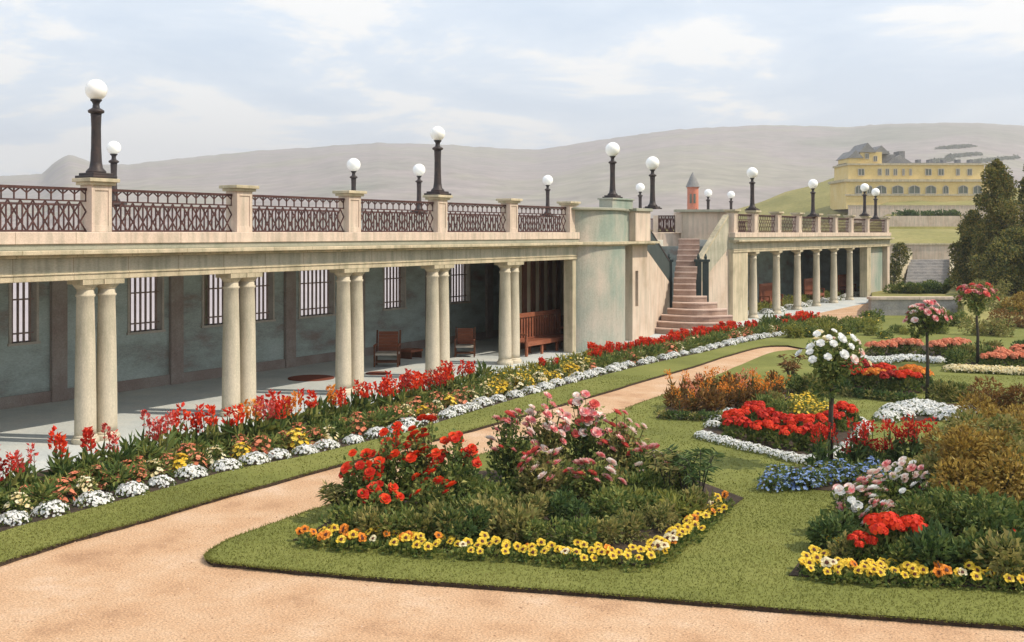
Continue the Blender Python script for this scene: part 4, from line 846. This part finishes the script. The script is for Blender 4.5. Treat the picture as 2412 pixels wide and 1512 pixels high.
while y < 44:
    for off in (.68, 1.02):
        x = EX(y)-off+random.uniform(-.08, .08); u = pxof(x, y); k = i % 3 if u < 1120 else (0 if i % 3 else 2)
        if u > 1390: k = 1 if i % 3 else 2
        k = (1, 1, 2, 1, 0, 1)[i % 6] if u < 1120 else k
        nm, mt, lb, ct = midk[k]
        if random.random() < (.72 if u < 1100 else (.9 if u < 1400 else .4)): plant('mid%d_%d' % (k, i % 2), nm, b_low('leaf' if k else 'olive', .20, .30, 110, .12, .035, mt, 40, .085), (x, y+random.uniform(-.1, .1), .03), lb, ct, {0: 'yellow plants', 1: 'salmon plants', 2: 'cream plants'}[k]+' in the long border', random.uniform(.85, 1.25))
        else: plant('midg%d' % (i % 2), 'leafy_plant', b_low('leaf', .22, .32, 150, .15, .04), (x, y, .03), 'flowerless leafy green plant in the long border', 'plant', 'leafy plants in the long border', random.uniform(.9, 1.2))
        i += 1
    y += .43
y = 6.0; i = 0
cans = [('orange', 'tall spike of orange flowers in the back row of the long border'), ('red', 'tall spike of red flowers in the back row of the long border'), ('rosy', 'tall spike of rosy red flowers in the back row of the long border'), ('scarlet', 'tall spike of scarlet flowers in the back row of the long border'), ('dred', 'tall spike of dark red flowers in the back row of the long border')]
while y < 47.5:
    e = EX(y); bk = max(-16.0, e-1.75)
    for off in ((.15, .5) if y < 30 else (.1, .4)):
        x = bk+off+random.uniform(-.1, .1); u = pxof(x, y)
        den = np.interp(u, [-200, 0, 230, 260, 480, 500, 720, 740, 850, 860, 1120, 1130, 1390, 1410, 1780, 1800, 1830, 1840, 1940], [.5, .6, .6, .6, .6, .85, .85, .5, .5, .95, .95, .06, .06, 1, 1, .2, .2, .8, .8])
        if random.random() < den:
            k = (2, 3, 1, 3, 0)[i % 5] if u < 850 else (3 if i % 3 else (4 if u < 1150 else 1))
            if u < 480: k = (1, 2, 2, 3, 4)[i % 5]
            h = .82 if u < 1150 else .46
            plant('can%d_%d_%d' % (k, i % 2, int(u > 1150)), 'canna', b_canna(cans[k][0], h, 3 if u < 1150 else 4, .16 if u < 1150 else .22, sp=.30 if u < 1150 else .2, n=34, psz=.085), (x, y+random.uniform(-.12, .12), .03), cans[k][1] if u < 1150 else cans[k][1].replace('tall', 'shorter').replace('the back row of the long border', 'front of the stairs'), 'flowers', cans[k][0]+(' spikes' if u < 1150 else ' short spikes')+' in the long border', random.uniform(.85, 1.15))
        elif u < 1150 or u > 1780: plant('cang%d' % (i % 2), 'leafy_plant', b_low('leaf', .2, .5, 110, .26, .06), (x, y, .03), 'flowerless leafy green plant in the long border', 'plant', 'leafy plants in the long border', random.uniform(.8, 1.1))
        else: plant('ylw%d' % (i % 2), 'marigold', b_low('lime', .24, .42, 130, .14, .035, 'yellow', 24, .07), (x, y, .03), 'taller yellow flowered plant of the long border before the bench', 'flowers', 'taller yellow plants before the bench', random.uniform(.8, 1.15))
        i += 1
    y += .50 if y < 30 else .58
# bed along the far wing
for i in range(20):
    u = i/19; x, y = 1795+(2045-1795)*u, 742+(692-742)*u; p = G(x, y)
    if i % 2: plant('aly%d' % (i % 4), 'alyssum', b_alyssum(), (p[0], p[1], .02), 'white flowered clump in the strip along the far wing', 'flowers', 'white clumps along the far wing', 1.5)
    p = G(x-8, y-7); plant('wg%d' % (i % 2), 'leafy_plant', b_low('lime', .35, .3, 150, .16, .05, 'yellow' if False else None), (p[0], p[1], .02), 'low yellow green plant in the strip along the far wing', 'plant', 'green plants along the far wing', random.uniform(1.0, 1.5))
# ---- front rose bed
def px(x, y, h=LZ+.012): p = G(x, y, h); return (p[0], p[1], h)
RG = 'red rose bushes in the front bed'; PG = 'pink rose bushes in the front bed'
for i, (x, y, h, w_, nb, lb) in enumerate(((850, 1222, .98, .30, 10, 'leftmost red rose bush of the front bed, leaning over the path side'), (925, 1205, 1.17, .32, 12, 'tall red rose bush with orange red blooms, left of the middle of its group'), (1000, 1196, 1.22, .34, 14, 'tallest red rose bush with a dense head of blooms'), (1072, 1206, 1.1, .32, 12, 'rightmost tall red rose bush, next to the pink roses'), (895, 1248, .62, .28, 7, 'short red rose bush low at the front left of the bed'), (1010, 1245, .74, .32, 10, 'short red rose bush in front of the tallest red one'))):
    plant('rr%d' % i, 'rose_bush', b_rose(('scarlet', 'red', 'scarlet'), h, w_, int(nb*1.6), .066), px(x, y), lb, 'rose bush', RG)
for i, (x, y, h, w_, nb, lb) in enumerate(((1205, 1150, 1.15, .34, 11, 'leftmost pink rose bush of the front bed, next to the red roses'), (1290, 1130, 1.28, .38, 14, 'pink rose bush with pale blush blooms at the back of the bed'), (1378, 1126, 1.3, .40, 15, 'tallest pink rose bush, at the centre back of the bed'), (1465, 1136, 1.08, .38, 13, 'pink rose bush right of the tallest one'), (1525, 1160, .72, .3, 7, 'low pink rose bush at the right end of the pink roses'), (1280, 1186, .78, .36, 9, 'short pink rose bush in the left front of the pink group'), (1400, 1190, .76, .40, 10, 'short pink rose bush in the middle front of the pink group'))):
    plant('pr%d' % i, 'rose_bush', b_rose(('pinkp', 'blush', 'pinkp', 'rosy') if i not in (1,) else ('blush', 'pinkp'), h, w_, int(nb*2), .070, 'olive' if i % 2 else 'leaf'), px(x, y), lb, 'rose bush', PG)
lowl = ['leaf', 'olive', 'leaf', 'olive', 'dleaf']
for i, (x, y) in enumerate(((815, 1258), (870, 1272), (945, 1276), (1020, 1278), (1085, 1275), (1120, 1240), (1150, 1262), (1160, 1210), (1215, 1282), (1285, 1285), (1240, 1232), (1340, 1240), (1355, 1290), (1425, 1285), (1440, 1232), (1490, 1270), (1515, 1220), (1545, 1245), (1090, 1160), (1130, 1180), (1240, 1175), (1340, 1165), (1440, 1170), (1510, 1185), (1560, 1150), (1330, 1205), (1200, 1180), (1400, 1150), (1600, 1160), (1640, 1215))):
    plant('lowA%d' % (i % 7), 'leafy_shrub', b_low(lowl[i % 5] if i % 7 else 'leaf', .30, .42, 620, .085, .045), px(x, y), 'low leafy shrub between the roses and the yellow edging of the front bed', 'shrub', 'low leafy shrubs in the front bed', random.uniform(.8, 1.2))
for i, (x, y) in enumerate(((1475, 1205), (1575, 1205), (1600, 1225), (1545, 1200))):
    plant('lime%d' % (i % 2), 'bedding_plant', b_low('lime', .3, .28, 220, .14, .05), px(x, y), 'yellow green mounded plant at the right end of the front bed', 'plant', 'yellow green plants in the front bed')
for i, (x, y, h, w_, lb) in enumerate(((1648, 1196, .82, .42, 'dark feathery shrub at the far right corner of the front bed'), (1575, 1182, .72, .35, 'feathery brown green shrub left of the corner one in the front bed'), (1610, 1178, .78, .3, 'slender feathery shrub between the two others in the front bed'), (790, 1225, .45, .25, 'small wispy shrub at the left tip of the front bed'))):
    plant('fern%d' % i, 'feathery_shrub', b_fern('dleaf' if i % 2 == 0 else 'olive', h, w_, 10), px(x, y), lb, 'shrub')
pl = [('yellow', 'yellow pansy with a dark eye edging the front bed'), ('orange', 'orange pansy with a dark eye edging the front bed'), ('creamp', 'pale cream pansy with a dark eye edging the front bed')]
def pansies(line, n, rows, lbs, grp, w):
    pts = [np.array(p, float) for p in line]; i = 0
    for r_ in range(rows):
        for k in range(n):
            u = (k+.5*(r_ % 2)+random.uniform(-.15, .15))/n*(len(pts)-1); j = min(int(max(u, 0)), len(pts)-2); q = pts[j]+(pts[j+1]-pts[j])*(u-j); q = q+np.array([random.uniform(-6, 6), -13*r_+random.uniform(-4, 4)])
            c = random.choices((0, 1, 2), w(u/(len(pts)-1)))[0]; plant('pan%d_%d' % (c, i % 4), 'pansy', b_pansy(lbs[c][0], 2 if i % 3 else 1), px(*q), lbs[c][1], 'pansy', grp % lbs[c][0].replace('creamp', 'cream'), random.uniform(.9, 1.15), random.uniform(-.5, .7)); i += 1
pansies([(715, 1284), (900, 1298), (1100, 1311), (1300, 1325), (1520, 1338)], 26, 2, pl, '%s pansies edging the front bed', lambda u: (.35, .6, .05) if u < .35 else (.75, .1, .15))
pansies([(1535, 1333), (1610, 1280), (1715, 1198)], 15, 2, pl, '%s pansies edging the front bed', lambda u: (.7, .22, .08))
# ---- bottom right bed
pl2 = [('yellow', 'yellow pansy with a dark eye in the bottom right bed'), ('orange', 'orange pansy with a dark eye in the bottom right bed'), ('creamp', 'pale cream pansy in the bottom right bed')]
pansies([(1915, 1362), (2050, 1370), (2200, 1378), (2460, 1394)], 20, 2, pl2, '%s pansies in the bottom right bed', lambda u: (.85, .07, .08))
pansies([(1905, 1345), (1955, 1310), (1985, 1285)], 5, 1, pl2, '%s pansies in the bottom right bed', lambda u: (.9, .05, .05))
GG = 'scarlet geraniums in the bottom right bed'
for i, (x, y, s_, lb) in enumerate(((2030, 1330, .8, 'leftmost and smallest scarlet geranium of the bottom right bed'), (2085, 1325, 1.2, 'large scarlet geranium, left one of the big pair in the bottom right bed'), (2140, 1325, 1.15, 'large scarlet geranium, right one of the big pair in the bottom right bed'), (2195, 1330, .75, 'smaller scarlet geranium right of the big pair'), (2260, 1335, .6, 'sparse scarlet geranium under the golden shrub'), (2375, 1318, .75, 'scarlet geranium at the right border of the picture'))):
    plant('ger%d' % (i % 3), 'geranium', b_geranium('scarlet' if i < 4 else 'red', 7 if i % 3 != 2 else 5, .2, .42, .085), px(x, y), lb, 'geranium', GG, s_)
for i, (x, y, h) in enumerate(((2000, 1258, .66), (2050, 1248, .75), (2095, 1240, .82), (2140, 1232, .86), (2175, 1240, .7), (2070, 1275, .5))):
    plant('phl%d' % i, 'phlox', b_rose(('blush', 'pinkp', 'blush', 'white'), h, .26, 20, .055, 'leaf', 420), px(x, y), ('pink and white phlox clump in the group above the scarlet geraniums'), 'phlox', 'pink and white phlox in the bottom right bed')
for i, (x, y, s_, lm, lb) in enumerate(((1960, 1290, 1.0, 'dleaf', 'dark leafy plant at the left tip of the bottom right bed'), (2200, 1350, 1.2, 'dleaf', ''), (2270, 1355, 1.2, 'leaf', ''), (2350, 1360, 1.2, 'olive', ''), (2420, 1360, 1.2, 'dleaf', ''), (2240, 1300, 1.3, 'leaf', ''), (2320, 1310, 1.4, 'dleaf', ''), (2140, 1290, 1.1, 'olive', ''), (2010, 1320, .9, 'olive', ''), (2400, 1290, 1.4, 'leaf', ''), (2120, 1345, .8, 'leaf', ''))):
    plant('lowG%d' % i, 'leafy_shrub', b_low(lm, .32, .42, 720, .09, .05), px(x, y), lb or 'low leafy shrub under the golden brown bush in the bottom right bed', 'shrub', None if lb else 'low leafy shrubs in the bottom right bed', s_)
for i, (x, y, w_, h_, lm, lb) in enumerate(((2330, 1240, .75, 1.35, 'gold', 'large golden brown bush at the right border of the picture, tallest of its bed'), (2235, 1225, .5, .85, 'olive', 'olive brown bush left of the largest one'), (2420, 1215, .8, 1.5, 'olive', 'olive bush behind the largest golden one, cut off by the border'), (2290, 1160, .55, .9, 'gold', 'ochre bush at the back of the golden group'), (2380, 1100, .7, 1.0, 'gold', 'golden bush furthest up the right border'), (2250, 1285, .45, .6, 'leaf', 'green bush in front of the golden ones'), (2340, 1295, .55, .6, 'leaf', 'green bush under the largest golden one'))):
    t = thing('bush', lb, 'bush', px(x, y)); cl, rd = clumps(14, w_, w_, h_*.8, .2, .36); b_shrub(lm, cl, rd, 5200, .085, .045)(t)
# ---- blue edging and red hot spikes
for i in range(22):
    u = i/21; x = 1812+(2075-1812)*u+random.uniform(-6, 6); y = 1148-18*u+random.choice((-14, 0, 6)); plant('lob%d' % (i % 4), 'lobelia', b_low('leaf', .19, .24, 150, .07, .035, 'blue', 62, .048), px(x, y), 'blue lobelia clump in the low blue patch by the white rose tree', 'lobelia', 'blue lobelia clumps in the lawn', random.uniform(.85, 1.15))
for i, (x, y, h, lb) in enumerate(((1935, 1118, .55, 'thick dark red flower spike left of the white rose tree trunk'), (1998, 1112, .42, 'dark red flower spikes nearest the right of the white rose tree trunk'), (2030, 1108, .55, 'second dark red spike group right of the white rose tree trunk'), (2065, 1112, .40, 'shortest dark red spikes in the row behind the blue patch'), (2105, 1106, .55, 'upright dark red spikes behind the right half of the blue patch'), (2145, 1112, .52, 'second dark red spikes from the right behind the blue patch'), (2168, 1110, .6, 'rightmost dark red spikes behind the blue patch'))):
    plant('hot%d' % i, 'red_spike_plant', b_canna('dred' if i % 2 else 'red', h*1.45, 7, .15, 'dleaf', .22, .18, 26, .06), px(x, y), lb, 'flowers', 'red spikes behind the blue patch')
# ---- standard roses
plant('std0', 'standard_rose', b_standard(('white', 'creamp', 'white', 'blush', 'white'), 2.22, .54, .74, 32, .062), px(1956, 1098), 'standard rose tree with white blooms on a slim dark trunk', 'rose tree', None, 1, .4)
plant('std1', 'standard_rose', b_standard(('mauve', 'pinkp', 'mauve', 'blush'), 2.22, .54, .55, 34, .075), px(2184, 938), 'standard rose tree with mauve pink blooms, middle one of three', 'rose tree', None, 1, 1.4)
plant('std2', 'standard_rose', b_standard(('rosy', 'mauve', 'pinkp'), 2.35, .62, .55, 32, .09), px(2303, 862), 'standard rose tree with red pink blooms, furthest right before the conifers', 'rose tree', None, 1, 2.4)
# ---- diamond bed
dia = smoothline([(1655, 1030), (1780, 1062), (1932, 1088), (2035, 1012), (1962, 970)], 6)
for i, q in enumerate(np.array(dia)):
    for k in range(1): plant('aly%d' % (i % 4), 'alyssum', b_alyssum(), px(q[0], q[1]), 'white alyssum cushion edging the diamond shaped bed', 'flowers', 'white edging of the diamond bed', random.uniform(.62, .8))
for q in ((1680, 1005), (1685, 990), (1700, 982), (1720, 975)): plant('aly1', 'alyssum', b_alyssum(), px(*q), 'white alyssum cushion edging the diamond shaped bed', 'flowers', 'white edging of the diamond bed', .75)
for i, (x, y) in enumerate(((1730, 1012), (1770, 1005), (1810, 1018), (1850, 1028), (1890, 1032), (1925, 1024), (1965, 1012), (1740, 1035), (1800, 1042), (1860, 1056), (1920, 1058), (1780, 990), (1990, 1002))):
    plant('gerB%d' % (i % 4), 'geranium', b_geranium('scarlet' if i % 4 < 2 else 'red', 6, .28, .36, .10), px(x, y), 'scarlet geranium planted in the middle of the diamond bed', 'geranium', 'scarlet geraniums in the diamond bed', random.uniform(.85, 1.1))
for i, (x, y) in enumerate(((1880, 985), (1910, 975), (1940, 985), (1900, 958), (1870, 965), (1950, 990))):
    plant('ylB%d' % (i % 2), 'marigold', b_low('lime', .26, .34, 150, .12, .04, 'yellow', 50, .075), px(x, y), 'yellow marigold at the back of the diamond bed', 'flowers', 'yellow marigolds in the diamond bed')
for i, (x, y) in enumerate(((1840, 985), (1825, 965), (1795, 972))): plant('lowA%d' % (i % 5), 'leafy_shrub', None, px(x, y), 'low leafy shrub at the back left of the diamond bed', 'shrub', 'leafy shrubs in the diamond bed', 1.0)
# ---- bronze bed by the path
for i in range(24):
    x = 1600+(i % 8)*32+random.uniform(-8, 8); y = 972-(i//8)*18+random.uniform(-5, 5)-(x-1600)*.06
    if i % 3 != 2: plant('brz%d' % (i % 4), 'salvia', b_canna('orange' if i % 3 == 0 else ('salmon' if i % 4 else 'scarlet'), .62, 5, .2, 'rust', .16, .20, 20, .05), px(x, y), 'orange red salvia spikes over bronze leaves in the bed by the path', 'salvia', 'orange red salvias in the bed by the path', random.uniform(.85, 1.25))
    else: plant('brl%d' % (i % 2), 'leafy_shrub', b_low('rust', .28, .4, 260, .12, .05), px(x, y), 'bronze leaved plant in the bed by the path', 'plant', 'bronze plants in the bed by the path', random.uniform(.9, 1.3))
for i in range(12): plant('edg%d' % (i % 3), 'edging_plant', b_low('dleaf' if i % 3 else 'olive', .2, .14, 130, .08, .04), px(1560+i*24, 984+6*math.sin(i/3.5)-max(0, i-7)*6), 'low grey green edging plant in front of the bronze bed', 'plant', 'edging plants of the bronze bed', random.uniform(.9, 1.2))
plant('spk', 'spiky_shrub', b_fern('rust', .75, .4, 12), px(1862, 905), 'dark bronze spiky shrub beside the curve of the path', 'shrub')
for i, (x, y) in enumerate(((1890, 925), (1930, 930), (1965, 925))): plant('lowA%d' % (i+2), 'leafy_shrub', None, px(x, y), 'low leafy shrub on the lawn behind the white rose tree', 'shrub', 'leafy shrubs behind the white rose tree', 1.15)
# ---- beds further back
for i, (x, y) in enumerate(((1995, 905), (2030, 912), (2065, 915), (2100, 920), (2135, 922), (2168, 915), (2020, 898), (2085, 900), (2150, 905))):
    plant('begD%d' % (i % 3), 'begonia', b_geranium(('dred', 'scarlet', 'orange')[i % 3], 8, .34, .46, .11), px(x, y), 'red and orange flowered clump in the bed between the white and mauve rose trees', 'begonia', 'begonias between the rose trees', random.uniform(.9, 1.2))
for i in range(9): plant('edg%d' % (i % 3), 'edging_plant', None, px(2000+i*17, 932+i*1.8), 'low green edging plant in front of the red and orange bed', 'plant', 'edging plants of the red and orange bed', 1.2)
for i, (x, y) in enumerate(((2060, 838), (2090, 836), (2120, 834), (2148, 836), (2205, 838), (2235, 836), (2262, 834))):
    plant('begE%d' % (i % 2), 'begonia', b_geranium('salmon', 9, .42, .5, .13), px(x, y), 'salmon flowered clump in the back bed behind the mauve rose tree', 'begonia', 'salmon clumps in the back bed', random.uniform(.65, .95))
for i in range(9): plant('aly%d' % (i % 4), 'alyssum', b_alyssum(), px(2035+i*22, 852+3*math.sin(i)), 'white edging clump in front of the salmon back bed', 'flowers', 'white edging of the salmon back bed', 1.15)
for i, (x, y) in enumerate(((2335, 868), (2365, 866), (2395, 866), (2420, 864), (2350, 855), (2405, 852))): plant('begE%d' % (i % 2), 'begonia', None, px(x, y), 'salmon flowered clump in the bed at the far right border', 'begonia', 'salmon clumps at the far right border', random.uniform(.65, .9))
for i, (x, y) in enumerate(((2255, 862), (2275, 850), (2320, 855), (2330, 842), (2405, 838))): plant('lowA%d' % i, 'leafy_shrub', None, px(x, y), 'leafy shrub around the trunk of the furthest rose tree', 'shrub', 'leafy shrubs at the furthest rose tree', 1.3)
for i in range(14): plant('alc%d' % (i % 3), 'alyssum', b_alyssum('creamp'), px(2245+i*14, 874+i*.6), 'cream edging clump in front of the far right bed', 'flowers', 'cream edging of the far right bed', 1.15)
for i in range(18):
    u = i/17; plant('aly%d' % (i % 4), 'alyssum', b_alyssum(), px(2090+235*u, 990-16*math.sin(math.pi*min(1, u*1.6))-(i % 2)*14), 'white flowered clump in the isolated white patch on the lawn', 'flowers', 'white clumps of the patch on the lawn', random.uniform(1.0, 1.3))
for i, (x, y, s_) in enumerate(((2215, 945, 1.2), (2245, 940, 1.0), (2275, 942, .9), (2200, 925, .8))): plant('lowA%d' % (i+1), 'leafy_shrub', None, px(x, y), 'small dark shrub on the lawn right of the mauve rose tree', 'shrub', 'small shrubs right of the mauve rose tree', s_)
for i, (x, y, w_, h_, lb) in enumerate(((2360, 1020, .6, .6, 'brownish bush on the lawn between the white patch and the right border'), (2410, 990, .7, .8, 'bronze bush at the right border above the golden ones'))):
    t = thing('bush', lb, 'bush', px(x, y)); cl, rd = clumps(9, w_, w_*.7, h_*.8, .22, .36); b_shrub('rust' if i else 'gold', cl, rd, 3200, .085, .045)(t)
# shrubs behind the path bend
for i in range(18):
    x = 1868+(i % 9)*23+random.uniform(-6, 6); y = 800-(i//9)*16-(x-1868)*.12+random.uniform(-4, 4)
    plant('bend%d' % (i % 4), 'leafy_shrub', b_low('lime' if i % 3 == 0 else 'leaf', .40, .40, 420, .13, .055, 'yellow' if i % 4 == 1 else None, 16, .08), px(x, y, .04), 'yellow green shrub in the group behind the bend of the path', 'shrub', 'shrubs behind the bend of the path', random.uniform(.8, 1.25))
for i in range(7): plant('bend%d' % (i % 4), 'leafy_shrub', None, px(2055+i*27, 790+8*math.sin(i*2), .05), 'leafy shrub in front of the low grey wall', 'shrub', 'shrubs in front of the low grey wall', random.uniform(.6, .85))
# ------------------------------------------------------------------ haze
hz = MB(); hz.box(-2700, 2700, -200, 2700, -2.0, 260)
ho = obj('haze', hz, None); ho.data.materials.clear()
hm = bpy.data.materials.new('haze'); hm.use_nodes = True; hn = hm.node_tree.nodes; hn.remove(hn['Principled BSDF'])
pvn = hn.new('ShaderNodeVolumePrincipled'); pvn.inputs['Density'].default_value = .00044; pvn.inputs['Color'].default_value = (.91, .92, .97, 1); pvn.inputs['Anisotropy'].default_value = .2
hm.node_tree.links.new(pvn.outputs[0], hn['Material Output'].inputs['Volume']); ho.data.materials.append(hm); stuff(ho)
tag(ho, 'pale air haze over the far hills', 'haze')
